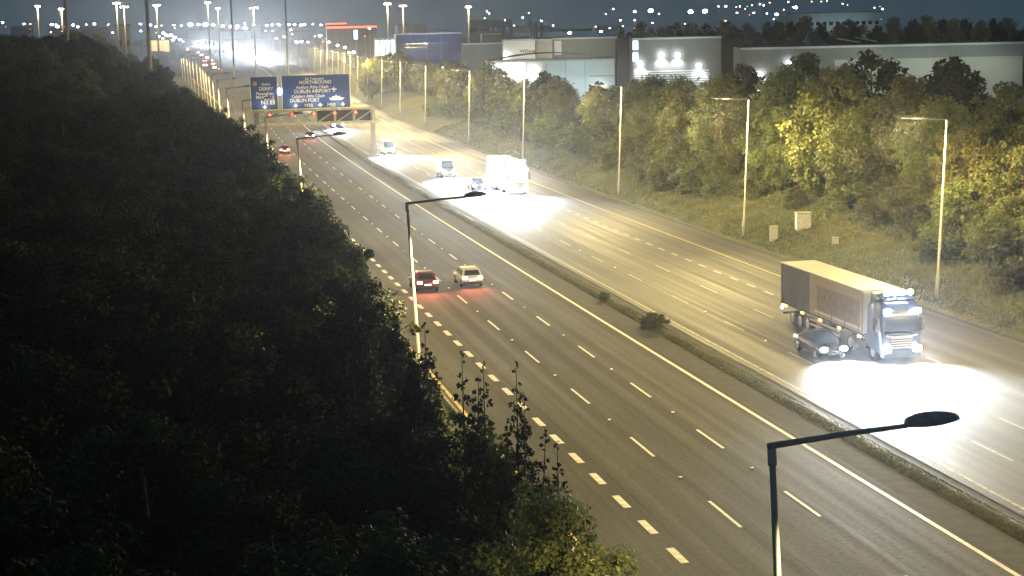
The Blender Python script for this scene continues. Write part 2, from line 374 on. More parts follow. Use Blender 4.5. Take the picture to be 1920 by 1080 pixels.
# ---------------------------------------------------------------- street lamps
def lamp_proto(arm=2.95, Hh=12.8, e=SODIUM):
    root = empty('street_lamp')
    b = MB(); b.tube([(0, 0, -.6), (0, 0, 1.6), (0, 0, 1.62), (0, 0, Hh)], [.13, .13, .095, .06], 10); b.build('pole', 'pole_metal', root, True)
    b = MB(); b.tube([(0, 0, Hh-.35), (0, 0, Hh-.05)], [.085, .085], 8); b.build('collar', 'galv', root, True)
    b = MB(); b.tube([(0, 0, 1.58), (0, 0, 1.7)], [.14, .10], 10); b.build('shoulder', 'galv', root, True)
    b = MB(); b.box(-.075, .075, -.135, -.118, .5, 1.1); b.build('access_door', 'galv', root)
    b = MB(); b.tube([(-.07, 0, Hh-.005), (0, 0, Hh), (arm*.5, 0, Hh+.05), (arm-.3, 0, Hh+.06)], [.062, .062, .052, .045], 8); b.build('arm', 'dark_metal', root, True)
    hx = arm+.12; b = MB(); rings = []
    for i in range(11):
        t = i/10; x = arm-.38+t*.98; w = .20*sin(pi*min(1, .10+t*.86))**.7+.035; hh = .135*sin(pi*min(1, .12+t*.84))**.7+.03
        rings.append([(x, w*cos(2*pi*k/12), Hh+.09+hh*sin(2*pi*k/12)*(1.1 if sin(2*pi*k/12) > 0 else .5)) for k in range(12)])
    b.ring_loft(rings); hd = b.build('lamp_head', 'dark_metal', root, True)
    b = MB(); b.ell((hx+.1, 0, Hh+.065), (.24, .11, .05), 10, 6); b.build('lens', 'lens_sodium', hd, True)
    return root
proto = lamp_proto()
ordn = ['nearest', 'second', 'third', 'fourth', 'fifth', 'sixth', 'seventh', 'eighth', 'ninth', 'tenth', 'eleventh', 'twelfth', 'thirteenth', 'fourteenth', 'fifteenth', 'sixteenth', 'seventeenth', 'eighteenth']
leftY = [27.3, 72.4, 122, 157, 199, 250, 300, 347, 395, 440, 486, 532, 580, 630, 680, 730, 790, 850]
def slope_arm(y, s): return -atan2(off(y+5)-off(y-5), 10)
lspots = []
for i, y in enumerate(leftY):
    x = 11.1+ofl(y) if i > 1 else (11.04, 11.55)[i]
    o = proto if i == 0 else copy_tree(proto)
    o.location = (x, y, zr(y)); o.rotation_euler.z = slope_arm(y, 1)+(.02*random.uniform(-1, 1) if i else 0)
    if i == 0: o.rotation_euler.y = radians(-2.6)
    tag(o, ('%s street lamp from the camera in the row along the left verge' % ordn[i]) if i else 'nearest street lamp, its dark oval head hanging over the lower right carriageway', 'street lamp', 'street lamps along the left verge')
    batwing(light('SPOT', 'street_light', (3.2, 0, 12.72), LAMP_W*random.uniform(.9, 1.1), SODIUM, o, .22, 158, .25, (5.7, 0, 0)))
rightY = [68.5, 110, 150.5, 194.9, 250.6, 299.2, 357, 406, 455, 505, 552, 600, 648, 698, 748, 800, 855, 915]
for i, y in enumerate(rightY):
    o = copy_tree(proto); 
    for ch in list(o.children):
        if ch.type == 'LIGHT': bpy.data.objects.remove(ch)
    x = 54.5+off(y)
    o.location = (x, y, gz(x, y)-.0); o.rotation_euler.z = pi+slope_arm(y, -1)
    lab = 'street lamp standing beyond the right edge of the picture on the right verge' if i == 0 else '%s pale street lamp along the right verge, counted from the right' % (['first']+ordn[1:])[i-1]
    tag(o, lab, 'street lamp', 'street lamps along the right verge')
    batwing(light('POINT', 'street_light', (3.2, 0, 12.6), FAR_LAMP_W*random.uniform(.9, 1.1), SODIUM, o, .22, 176, .2, (3.4, 0, 0)), ies2)

# ---------------------------------------------------------------- trees
def leaf_mesh(name, centers, radii, n, size, mats, droop=.3, squash=.85, fill=.45, weights=None):
    """leaves as small quads spread through clumps"""
    k = len(centers); cen = np.array(centers); rad = np.array(radii)
    w = rad**2 if weights is None else weights; w = w/w.sum(); idx = rng.choice(k, n, p=w)
    d = rng.normal(size=(n, 3)); d /= np.linalg.norm(d, axis=1)[:, None]
    rr = rng.uniform(0, 1, n)**fill
    p = cen[idx]+d*(rad[idx]*rr)[:, None]*np.array([1, 1, squash])
    nrm = d+rng.normal(size=(n, 3))*.7+np.array([0, 0, droop]); nrm /= np.linalg.norm(nrm, axis=1)[:, None]
    a = np.cross(nrm, rng.normal(size=(n, 3))); a /= np.linalg.norm(a, axis=1)[:, None]; b = np.cross(nrm, a)
    s = size*rng.uniform(.6, 1.3, n)[:, None]
    v = np.stack([p-a*s*.5, p+b*s*.30-a*s*.02, p+a*s*.5, p-b*s*.30-a*s*.02], 1).reshape(-1, 3)
    me = bpy.data.meshes.new(name); me.vertices.add(4*n); me.loops.add(4*n); me.polygons.add(n)
    me.vertices.foreach_set('co', v.ravel()); me.loops.foreach_set('vertex_index', np.arange(4*n, dtype=np.int32)); me.polygons.foreach_set('loop_start', np.arange(0, 4*n, 4, dtype=np.int32))
    for m in mats: me.materials.append(MATS[m])
    me.update(calc_edges=True); me.validate(); return me
def tree_proto(kind, h, r, n, leaf, m, base=.22, nc=26, seed=0):
    random.seed(seed)
    tb = MB(); cs, rs = [], []
    lean = (random.uniform(-.3, .3), random.uniform(-.3, .3))
    tb.tube([(0, 0, -.5), (lean[0]*.4, lean[1]*.4, h*.3), (lean[0], lean[1], h*.62), (lean[0]*1.4, lean[1]*1.4, h*.9)], [r*.06+.06, r*.045+.04, r*.025+.03, .02], 7)
    for i in range(nc):
        t = (i+.5)/nc; z = h*(base+(1-base)*t*.95); prof = {'round': sin(pi*(.12+.8*t))**.8, 'cone': (1-t)**.8*.95+.06, 'bush': sin(pi*(.25+.68*t))**.6, 'wide': sin(pi*(.2+.7*t))**.7}[kind]
        ang = i*2.4+random.uniform(-.5, .5); rd = r*prof*random.uniform(.45, .85) if t < .93 else r*.1
        cr = r*random.uniform(.22, .40)*(.55+.5*prof); c = (lean[0]*t+rd*cos(ang), lean[1]*t+rd*sin(ang), z-rd*.08)
        cs.append(c); rs.append(cr)
        if i % 2 == 0:
            zb = max(.3, z-rd*.7-.3); tt = min(1, zb/h/.9)
            tb.tube([(lean[0]*tt, lean[1]*tt, zb), ((c[0]+lean[0]*tt)*.5, (c[1]+lean[1]*tt)*.5, (zb+c[2])*.5+.1), c], [r*.018+.02, r*.012+.012, .01], 5)
    if kind == 'cone':
        for k in range(6): cs.append((lean[0]*1.2, lean[1]*1.2, h*(.86+.03*k))); rs.append(.34-.04*k)
    for k in range(int(nc*.9)):                       # little sprays that break the outline
        j = random.randrange(nc); a = random.uniform(0, 2*pi); q = cs[j]; rs_ = rs[j]
        cs.append((q[0]+cos(a)*rs_*1.05, q[1]+sin(a)*rs_*1.05, q[2]+rs_*random.uniform(.2, 1))); rs.append(rs_*random.uniform(.22, .42))
    root = empty('tree'); 
    tb.build('trunk', 'bark', root, True)
    me = leaf_mesh('crown', cs, rs, n, leaf, [m]); cr = bpy.data.objects.new('crown', me); C.objects.link(cr); cr.parent = root
    return root
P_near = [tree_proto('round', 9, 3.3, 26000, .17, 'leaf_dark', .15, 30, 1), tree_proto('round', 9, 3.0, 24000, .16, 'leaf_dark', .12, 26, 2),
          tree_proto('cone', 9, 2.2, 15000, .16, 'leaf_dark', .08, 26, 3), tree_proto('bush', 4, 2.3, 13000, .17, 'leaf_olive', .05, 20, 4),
          tree_proto('round', 9, 3.1, 24000, .17, 'leaf_olive', .08, 30, 5)]  # olive copy for belt-edge trees by the lamp, lamplight put into leaf colour
def spire_proto():
    random.seed(77); h = 9; root = empty('tree'); tb = MB(); cs = []; rs = []
    for b_ in range(5):
        a = b_*1.3; hh = h*(1-.09*b_*random.uniform(.6, 1.3)); bx_, by_ = (0, 0) if b_ == 0 else (cos(a)*.8, sin(a)*.8)
        tb.tube([(0, 0, -.5), (bx_*.4, by_*.4, h*.45), (bx_, by_, hh*.8), (bx_*1.1, by_*1.1, hh)], [.12, .05, .025, .008], 5)
        for k in range(34):
            t = (k+.5)/34; z = hh*(.45+.55*t); r0 = (1-t)**.75*.62+.05; a2 = k*2.4
            cs.append((bx_*(.4+.7*t)+cos(a2)*r0*.7, by_*(.4+.7*t)+sin(a2)*r0*.7, z+random.uniform(-.1, .1))); rs.append(.05+.36*(1-t)*random.uniform(.5, 1.2))
    for k in range(26): a = k*2.4; cs.append((cos(a)*1.0*random.random(), sin(a)*1.0*random.random(), h*random.uniform(.1, .6))); rs.append(.7)
    tb.build('trunk', 'bark', root, True); me = leaf_mesh('crown', cs, rs, 17000, .12, ['leaf_dark'], weights=np.array(rs)**1.7); cr = bpy.data.objects.new('crown', me); C.objects.link(cr); cr.parent = root
    return root
P_near.append(spire_proto())
P_mid = [tree_proto('round', 11, 4.0, 11000, .36, 'leaf_olive', .1, 30, 11), tree_proto('wide', 11, 4.6, 12000, .36, 'leaf_olive', .06, 34, 12),
         tree_proto('cone', 11, 3.3, 9000, .34, 'leaf_olive', .05, 28, 13), tree_proto('bush', 4, 2.6, 5000, .30, 'leaf_olive', .03, 20, 14),
         tree_proto('wide', 11, 4.2, 11000, .36, 'leaf_yellow', .06, 32, 15), tree_proto('round', 11, 4.0, 9000, .42, 'leaf_dark', .08, 28, 16)]
used = set()
def place(P, x, y, h, w, label, group, cat='tree', name='tree', z=None, rz=None):
    base = {0: 9, 1: 9, 2: 9, 3: 4} if P[0] in P_near else {0: 11, 1: 11, 2: 11, 3: 4, 4: 11, 5: 11}
    src, i = P
    o = src if src.name not in used else copy_tree(src)
    used.add(src.name); o.name = name
    o.location = (x, y, gz(x, y) if z is None else z); o.rotation_euler.z = random.uniform(0, 6.28) if rz is None else rz
    h0 = 4 if src in (P_near[3], P_mid[3]) else (9 if src in P_near else 11)
    s = h/h0; o.scale = (s*w, s*w, s); tag(o, label, cat, group); return o
SPIRES = [(8.05, 50.35, 11.0, 0.62), (8.28, 45.42, 11.0, 0.60), (9.22, 47.14, 10.3, 0.60), (10.12, 46.83, 10.3, 0.62), (9.67, 40.08, 9.6, 0.60), (7.69, 63.96, 11.5, 0.60)]
random.seed(21)
GL = 'dark trees filling the left of the picture'
# belt edge: (x, y, total height, width factor, proto, label)
edge = [(9.9, 33, 7.8, 1.05, 4), (10.6, 39.5, 8.0, 1.0, 4), (8.2, 46, 10.2, .9, 2), (10.4, 47, 7.9, 1.0, 4), (7.6, 54, 10.8, .9, 2), (9.6, 58, 9.2, .9, 2), (8.4, 62, 9.8, 1, 1), (8.6, 69, 9.6, 1.05, 0),
        (7.4, 74, 10.6, .9, 2), (9.4, 80, 9.0, .95, 0), (9.8, 88, 9.6, 1, 1), (10.0, 97, 9.5, 1.0, 0), (10.4, 107, 9.8, 1, 1), (10.6, 117, 9.6, 1.0, 0), (9.9, 128, 10, 1, 1), (9.7, 140, 10.8, 1.05, 0), (10, 152, 10.6, 1.05, 1),
        (9.6, 166, 10.8, 1.05, 0), (8.8, 181, 10.4, 1.0, 1), (8.8, 196, 10.2, 1.0, 0), (8.4, 214, 10.2, 1.0, 1), (8.2, 233, 10.0, 1.0, 0), (8.0, 254, 9.8, 1.0, 1), (7.6, 276, 9.6, 1.0, 0), (7.2, 300, 9.4, 1.0, 1)]
el = ['broad tree at the very bottom of the dark belt, lit olive on its right', 'second belt tree from the bottom, its leaves lit beside the dashed line', 'spiky dark tree, the rightmost spire, its tip touching the thick dashed line',
      'round dark tree just below the rightmost spire, beside the thick dashes', 'pointed dark sapling in the middle of the row of spires', 'slim dark sapling next to the middle spire with ragged side shoots', 'round dark crown behind the three spires', 'dark crown at the foot of the second street lamp',
      'narrow leafy spire standing in front of the second street lamp pole', 'dark crown just above the second lamp foot where the yellow edge line comes out']
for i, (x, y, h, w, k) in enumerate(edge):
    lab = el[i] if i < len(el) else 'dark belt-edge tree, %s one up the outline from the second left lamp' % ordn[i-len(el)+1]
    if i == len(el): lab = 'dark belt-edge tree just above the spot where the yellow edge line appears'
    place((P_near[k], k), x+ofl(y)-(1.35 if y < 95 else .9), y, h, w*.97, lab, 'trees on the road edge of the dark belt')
# low lit bushes between the belt and the kerb, near the first lamp
for i, (x, y, h) in enumerate([(12.4, 33.5, 3.6), (12.8, 37.5, 3.4), (12.6, 42, 3.6), (12.9, 47, 3.2), (12.6, 29, 3.8)]):
    place((P_near[3], 3), x, y, h, 1.0, ['yellow-lit bush under the first street lamp at the bottom edge', 'lit bush second up from the bottom edge by the kerb', 'lit bush third up from the bottom edge by the kerb', 'topmost of the lit bushes by the kerb, half in shade', 'bush below the bottom edge at the foot of the first lamp'][i], 'lit bushes by the left kerb', 'bush', 'bush')
for i, (x, y, h, w) in enumerate(SPIRES):
    place((P_near[5], 5), x, y, h-gz(x, y)+.35, .85, 'slim dark sapling spire, %s of the row of spires seen against the road' % ['farthest', 'second farthest', 'middle one', 'second nearest', 'nearest', 'separate uppermost one'][i], 'spiky saplings on the belt edge')
# interior of the belt
for y0, y1, n, hh in ((24, 60, 14, 9.0), (60, 110, 22, 9.6), (110, 180, 20, 10.4), (180, 300, 24, 11.5)):
    for k in range(n):
        y = y0+(y1-y0)*(k+random.uniform(.1, .9))/n; x0 = -.09*y-6; x = x0+(7.2-x0)*(((k*.618) % 1)); q = random.randrange(2)
        place((P_near[q], q), x, y, hh*random.uniform(.92, 1.12), 1.25, ('road-side' if x > (x0+7.2)/2 else 'left-side')+' dark tree in the unlit left belt, '+{24: 'in its lowest part near the bottom', 60: 'in its lower middle beside the spires', 110: 'in its upper middle beside the thick dashes', 180: 'in its upper part by the gantry'}[y0], GL)
for k in range(44):
    y = 300+500*((k+random.random())/44); x0 = -.10*y-8; x = x0+(4+ofl(y)*.5-x0)*((k*.618) % 1); q = (5, 0, 5)[k % 3]
    place((P_mid[q], q), x, y, random.uniform(11, 12.5) if x > -8 else random.uniform(12.5, 16.0), 1.3, 'far tree of the dark belt under the lights of the left horizon', 'far trees under the left horizon lights')
# right-hand trees
random.seed(5)
R = [ # x, y, h, w, proto
 (62, 94, 9, 1.0, 1), (58.6, 97, 6.5, 1.2, 1), (59.2, 108.5, 6.2, 1.2, 0), (60.2, 117, 6.5, 1.2, 1), (61, 127, 6.5, 1.1, 0), (60.5, 103, 7, 1.05, 0), (66, 104, 12, 1.0, 1), (62.8, 113, 8.5, 1.0, 1), (68, 117, 12, 1, 0), (63.5, 122, 9, 1, 4), (71, 108, 13, 1, 5),
 (65, 130, 11, 1.0, 1), (70, 128, 12, 1.0, 0), (66, 139, 12.5, 1.0, 0), (71, 141, 14.5, 1.05, 5), (64.5, 147, 9.5, .9, 1), (66, 155, 13.4, 1.05, 4), (71, 158, 15.0, 1.0, 5), (63.5, 163, 9, .9, 0),
 (67, 170, 13, 1.0, 1), (72, 178, 14, 1.05, 0), (64.5, 180, 9.5, .9, 4), (66.5, 190, 11.5, 1.0, 1), (72, 197, 13, 1, 5), (65, 201, 9.5, .9, 0), (68, 210, 11, 1.0, 1), (64.5, 217, 7.5, .9, 4),
 (67, 228, 10, 1.0, 0), (72, 236, 10.5, 1, 1), (66.5, 247, 8.5, .95, 4), (70, 258, 9.2, 1, 5), (66, 270, 7, 1, 1), (69, 283, 9.5, 1.0, 4), (66.5, 296, 8.5, 1, 0), (72, 305, 10, 1, 5), (67.5, 318, 8.5, 1, 1), (70, 333, 9.5, .95, 2),
 (68, 348, 10, 1, 4), (72, 362, 10.5, 1, 0), (69, 378, 9.5, 1, 1), (71.5, 395, 10.5, .9, 2), (70, 413, 10, 1, 4), (72, 432, 10, 1, 0), (70.5, 452, 9.5, 1, 1), (73, 474, 9.5, 1, 5), (73, 498, 9, 1, 4), (74, 524, 8.5, 1, 0), (74, 552, 9, 1, 1), (74, 580, 8, 1, 4), (74, 612, 8, 1, 5), (74, 648, 7.5, 1, 0), (74, 690, 7.5, 1, 4), (73, 740, 7, 1, 1), (73, 800, 7, 1, 0)]
shape = {0: 'rounded olive tree', 1: 'broad bushy olive tree', 2: 'pointed tree', 4: 'yellow-leaved bushy tree', 5: 'dark tree at the back'}
cnt = {}
for i, (x, y, h, w, k) in enumerate(R):
    yy = rightY; gi = sum(1 for q in rightY[1:] if q < y-3)
    where = 'right of the first right-verge lamp' if gi == 0 else 'between %s and %s right-verge lamps' % ((['first']+ordn[1:])[gi-1], (['first']+ordn[1:])[gi])
    key = (k, gi); cnt[key] = cnt.get(key, 0)+1; pre = ['', 'farther ', 'farthest '][min(2, cnt[key]-1)]
    xx = x+max(0, off(y)-2)*.9
    place((P_mid[k], k), xx, y, h*.95, w*1.06, pre+shape[k]+' '+where, 'trees on the bank beyond the right verge')
for i in range(34):
    y = 96+i*8.5+random.uniform(-2, 2); x = 59.6+random.uniform(-.8, 1.6)+off(y)
    if 128 < y < 152: x += 2.6
    place((P_mid[3], 3), x, y, random.uniform(1.8, 4.4), 1.15, 'low scrubby bush at the tree foot %s' % ('right of the first right-verge lamp' if y < 113 else 'near the %s right-verge lamp' % (['first']+ordn[1:])[min(range(1, len(rightY)), key=lambda q: abs(rightY[q]-y))-1]), 'scrub at the foot of the right-hand trees', 'bush', 'bush')
for i in range(40):                                   # trees behind, before the buildings and to the far right
    y = 150+i*11; x = 78+off(y)+random.uniform(0, 14); q = (5, 0, 5, 1)[i % 4]
    place((P_mid[q], q), x, y, random.uniform(6.5, 9) if y > 190 else random.uniform(9, 12), 1.1, 'unlit tree behind the front row, between the bank and the warehouses', 'trees between the bank and the warehouses')
for k, (u_, yk) in enumerate(((694, 505), (712, 512), (730, 520), (748, 515))):
    place((P_mid[(0, 1, 5, 1)[k]], (0, 1, 5, 1)[k]), ray(u_, 120, yk)[0], yk, 11.5, 1.0, 'tree covering the foot of the glass-fronted building, %s of four' % ['leftmost', 'second from left', 'third from left', 'rightmost'][k], 'trees before the glass-fronted building')
# bush in the median
place((P_mid[3], 3), 33.0, 108.3, .95, 1.7, 'small dark bush growing in the middle of the grass median', None, 'bush', 'bush', 0.05)
place((P_mid[3], 3), 32.9, 120.5, .6, 1.3, 'low green tuft in the grass median farther on than the dark bush', None, 'bush', 'bush', 0.05)

# grass tufts on the verge
def tufts(name, n, fx, hgt, m):
    v = np.zeros((n, 3, 3)); 
    for i in range(n):
        x, y, z = fx(); a = random.uniform(0, 6.28); w = hgt*.35; hh = hgt*random.uniform(.4, 1.3)
        v[i] = [(x-w*cos(a), y-w*sin(a), z-.02), (x+w*cos(a), y+w*sin(a), z-.02), (x+random.uniform(-.5, .5)*hh, y+random.uniform(-.5, .5)*hh, z+hh)]
    me = bpy.data.meshes.new(name); me.from_pydata(v.reshape(-1, 3).tolist(), [], [(3*i, 3*i+1, 3*i+2) for i in range(n)]); me.materials.append(MATS[m])
    o = bpy.data.objects.new(name, me); C.objects.link(o); return o
def fr():
    y = 80+260*random.random()**1.5; x = LP+.9+off(y)+12*random.random(); return x, y, gz(x, y)
tag(tufts('grass', 60000, fr, .22, 'grass_blade'), 'rough mown grass on the right verge', 'grass', kind='stuff')
def fm():
    y = 50+230*random.random()**1.5; c = random.random(); x = LD+2.15+c*(LE-1.1-LD-2.15); return x+off(y), y, .19*sin(pi*c)-.03
tag(tufts('median_grass', 24000, fm, .075, 'grass_blade'), 'short dry grass on the median mound', 'grass', kind='stuff')

# ---------------------------------------------------------------- gantry with signs
GY = 279.0
gx0, gx1 = 17.6, 36.3
gant = empty('sign_gantry', (.7, GY, 0), label='steel box-truss gantry carrying two blue direction signs over the left carriageway', cat='gantry')
b = MB(); b.box(gx1-.35, gx1+.35, -.3, .3, -.3, 8.3); b.build('leg', 'dark_metal', gant)
b = MB(); b.box(gx0-.35-.4, gx0+.35-.4, -.3, .3, -.3, 8.3); b.build('leg', 'dark_metal', gant)
b = MB(); b.box(gx1-.8, gx1+.8, -.7, .7, -.1, .35); b.build('footing', 'concrete', gant)
for z in (5.75, 8.0):
    for yy in (-.75, .75):
        b = MB(); b.box(gx0-.4, gx1+.2, yy-.10, yy+.10, z-.14, z+.14); b.build('chord', 'pole_metal', gant)
nb = 6
for k in range(nb+1):
    x = gx0+(gx1-gx0)*k/nb
    for yy in (-.86, .86):
        b = MB(); b.box(x-.09, x+.09, yy-.06, yy+.06, 5.9, 7.86); b.build('upright', 'pole_metal', gant)
    if k < nb:
        x2 = gx0+(gx1-gx0)*(k+1)/nb
        for yy in (-.88, .88):
            b = MB(); b.tube([(x+.1, yy, 5.95), (x2-.1, yy, 7.8)], .12, 6); b.build('diagonal', 'pole_metal', gant)
b = MB(); b.box(gx0-.2, gx1, -.62, .62, 5.92, 5.98); b.build('walkway', 'galv', gant)
# louvred back-screen of the truss (dark infill panels with grass-like mesh)
for k in (3, 4, 5):
    xa = gx0+(gx1-gx0)*k/nb+.12; xb = gx0+(gx1-gx0)*(k+1)/nb-.12
    b = MB(); b.box(xa, xb, .62, .68, 6.0, 7.8); b.build('infill_panel', 'roof_dark', gant)
for x in (19.3, 22.9, 26.5, 29.9, 33.3):
    b = MB(); b.box(x-.35, x+.35, -1.45, -1.1, 7.15, 7.75); s_ = b.build('lane_signal', 'chassis', gant)
    b = MB(); b.ell((x, -1.48, 7.45), (.24, .07, .24), 10, 6); b.build('lens', 'red_lamp', s_, True)
    b = MB(); b.tube([(x, -1.2, 7.7), (x, -.8, 8.0)], .05, 6); b.build('bracket', 'galv', s_)
def panel(x0, x1, z0, z1, label, y=-1.2):
    s_ = empty('direction_sign', (1.2, GY+y, 0), label=label, cat='road sign', group='blue direction signs on the gantry')
    b = MB(); b.box(x0, x1, -.03, .05, z0, z1); b.build('sign_face', 'sign_blue', s_)
    w = .11
    for a in ((x0-w, x0, z0-w, z1+w), (x1, x1+w, z0-w, z1+w)):
        b = MB(); b.box(a[0], a[1], -.05, .06, a[2], a[3]); b.build('border', 'sign_white', s_)
    for a in ((z0-w, z0), (z1, z1+w)):
        b = MB(); b.box(x0, x1, -.05, .06, a[0], a[1]); b.build('border', 'sign_white' if a[0] < z0 else 'sign_blue', s_)
    for x in (x0+.6, x1-.6):
        b = MB(); b.box(x-.08, x+.08, .06, .25, z0-.5, z1); b.build('support', 'galv', s_)
    return s_
def dn_arrow(s_, x, z, k=1.):
    b = MB(); y = -.075
    pts = [(-.17, .38), (.17, .38), (.17, .08), (.52, .12), (0, -.38), (-.52, .12), (-.17, .08)]
    b.add([(x+p[0]*k, y, z+p[1]*k) for p in pts]+[(x+p[0]*k, -.04, z+p[1]*k) for p in pts], [tuple(range(7))[::-1]]+[(i, (i+1) % 7, 7+(i+1) % 7, 7+i) for i in range(7)]); b.build('arrow', 'sign_white', s_)
def added_sign_lamp(x, z, W, big=.2):  # floodlights added to brighten the sign faces; none known on the gantry
    r_ = empty('added_floodlight', (x+1.2, GY-3.2, 0), 0, 'small added floodlight on a bracket before the gantry signs at x %d' % x, 'floodlight', 'added floodlights of the gantry signs')
    b = MB(); b.box(-big, big, -.12, .12, z, z+.18); b.build('lamp_head', 'white_clad', r_, False, .03)
    b = MB(); b.tube([(0, .1, z), (0, 2.4, 7.95)], .04, 6); b.build('bracket', 'galv', r_)
    light('SPOT', 'added_sign_light', (0, -.05, z+.35), W, (1, .95, .85), r_, .2, 130, .9, (0, 2.0, z+3.3))
    return r_
added_sign_lamp(18.1, 8.0, 260)['label'] = 'small added floodlight on a bracket below the small left sign'
for x_, t_ in ((23.0, 'left part'), (26.5, 'middle'), (30.0, 'right part')): added_sign_lamp(x_, 8.0, 300)['label'] = 'small added floodlight on a bracket below the %s of the wide sign' % t_
gl = empty('gap_lamp', (21.8, GY-1.3, 0), 0, 'bright white lamp hanging in the gap between the two blue signs', 'lamp')
b = MB(); b.ell((0, 0, 11.2), (.30, .15, .55), 10, 8); b.build('lamp_head', 'white_lamp', gl, True)
b = MB(); b.tube([(0, .1, 8.1), (0, .1, 11.0)], .05, 6); b.build('post', 'galv', gl)
s1 = panel(15.95, 20.2, 8.35, 13.5, 'small tall blue sign reading DERRY, FINGLAS and N2 on the gantry left end')
yy = -.075
def tx(s_, t, x, z, sz, al='CENTER', m='sign_white', st=.95): return font_mesh(t, sz, m, 'lettering', s_, (x, yy, z), al, .01, stretch=st)
tx(s1, 'Doire', 18.4, 12.25, .62); tx(s1, 'DERRY', 18.4, 11.45, .80)
tx(s1, 'Fionnghlas', 18.2, 10.72, .72); tx(s1, 'FINGLAS', 18.2, 10.0, .82)
tx(s1, 'N2', 18.1, 9.2, .9, st=1.1)
b = MB(); b.box(18.95, 19.75, -.07, -.035, 9.15, 9.9); b.build('exit_box', 'sign_white', s1)
font_mesh('5', .75, 'sign_blue', 'lettering', s1, (19.35, -.085, 9.26), 'CENTER', .01)
b = MB(); b.box(16.35, 16.95, -.07, -.035, 12.3, 12.9); b.build('symbol', 'paint_yellow', s1)
dn_arrow(s1, 18.1, 8.75, .85)
s2 = panel(21.0, 32.0, 8.35, 13.6, 'wide blue sign reading NORTHBOUND, DUBLIN AIRPORT, DUBLIN PORT and M50 on the gantry')
tx(s2, 'An Tuaisceart', 26.3, 12.95, .58); tx(s2, 'NORTHBOUND', 26.4, 12.3, .78)
tx(s2, 'Aerfort \u00c1tha Cliath', 25.9, 11.55, .70); tx(s2, 'DUBLIN AIRPORT', 25.9, 10.85, .80)
tx(s2, 'Calafort \u00c1tha Cliath', 25.2, 10.1, .70); tx(s2, 'DUBLIN PORT', 24.6, 9.4, .80)
tx(s2, 'M50', 25.2, 8.52, .82); tx(s2, 'M50', 28.9, 8.52, .82)
for x in (23.1, 27.1, 30.8): dn_arrow(s2, x, 8.83, .85)
b = MB()  # aircraft symbol
b.box(29.35, 29.50, -.07, -.04, 10.95, 11.75); b.box(29.0, 29.35, -.07, -.04, 11.25, 11.45); b.box(29.5, 29.85, -.07, -.04, 11.25, 11.45); b.box(29.25, 29.35, -.07, -.04, 10.95, 11.05); b.box(29.5, 29.6, -.07, -.04, 10.95, 11.05); b.build('aircraft_symbol', 'sign_white', s2)
b = MB()  # ferry symbol
b.add([(x, -.07, z) for x, z in ((28.5, 9.95), (31.1, 9.95), (30.7, 9.55), (28.9, 9.55))], [(0, 1, 2, 3)][::1]); b.box(29.1, 30.4, -.07, -.04, 9.955, 10.2); b.box(29.6, 29.85, -.07, -.04, 10.205, 10.4); b.build('ferry_symbol', 'sign_white', s2)

# ---------------------------------------------------------------- vehicles
def wheel(parent, x, y, r, w):
    b = MB(); b.tube([(x-w/2, y, r), (x-w/2+.03, y, r), (x+w/2-.03, y, r), (x+w/2, y, r)], [r*.92, r, r, r*.92], 18)
    # tube axis along X: rings are built perpendicular automatically
    o = b.build('wheel', 'rubber', parent, True)
    s = 1 if x > 0 else -1
    b = MB(); b.tube([(x+s*w/2, y, r), (x+s*(w/2+.015), y, r)], [r*.62, r*.55], 14); b.build('rim', 'rim', o)
def loft_y(b, sts, rnd=.25):
    """sts: (y, halfwidth bottom, halfwidth top, z0, z1)"""
    rings = []
    for y, wb, wt, z0, z1 in sts:
        h = z1-z0
        rings.append([(-wb*.9, y, z0), (wb*.9, y, z0), (wb, y, z0+h*.2), (wb*.99, y, z0+h*.62), (wt*.98, y, z0+h*.88), (wt*.86, y, z1), (-wt*.86, y, z1), (-wt*.98, y, z0+h*.88), (-wb*.99, y, z0+h*.62), (-wb, y, z0+h*.2)])
    b.ring_loft(rings)
def quad(b, pts, mi=0): b.add(pts, [(0, 1, 2, 3)], mi)
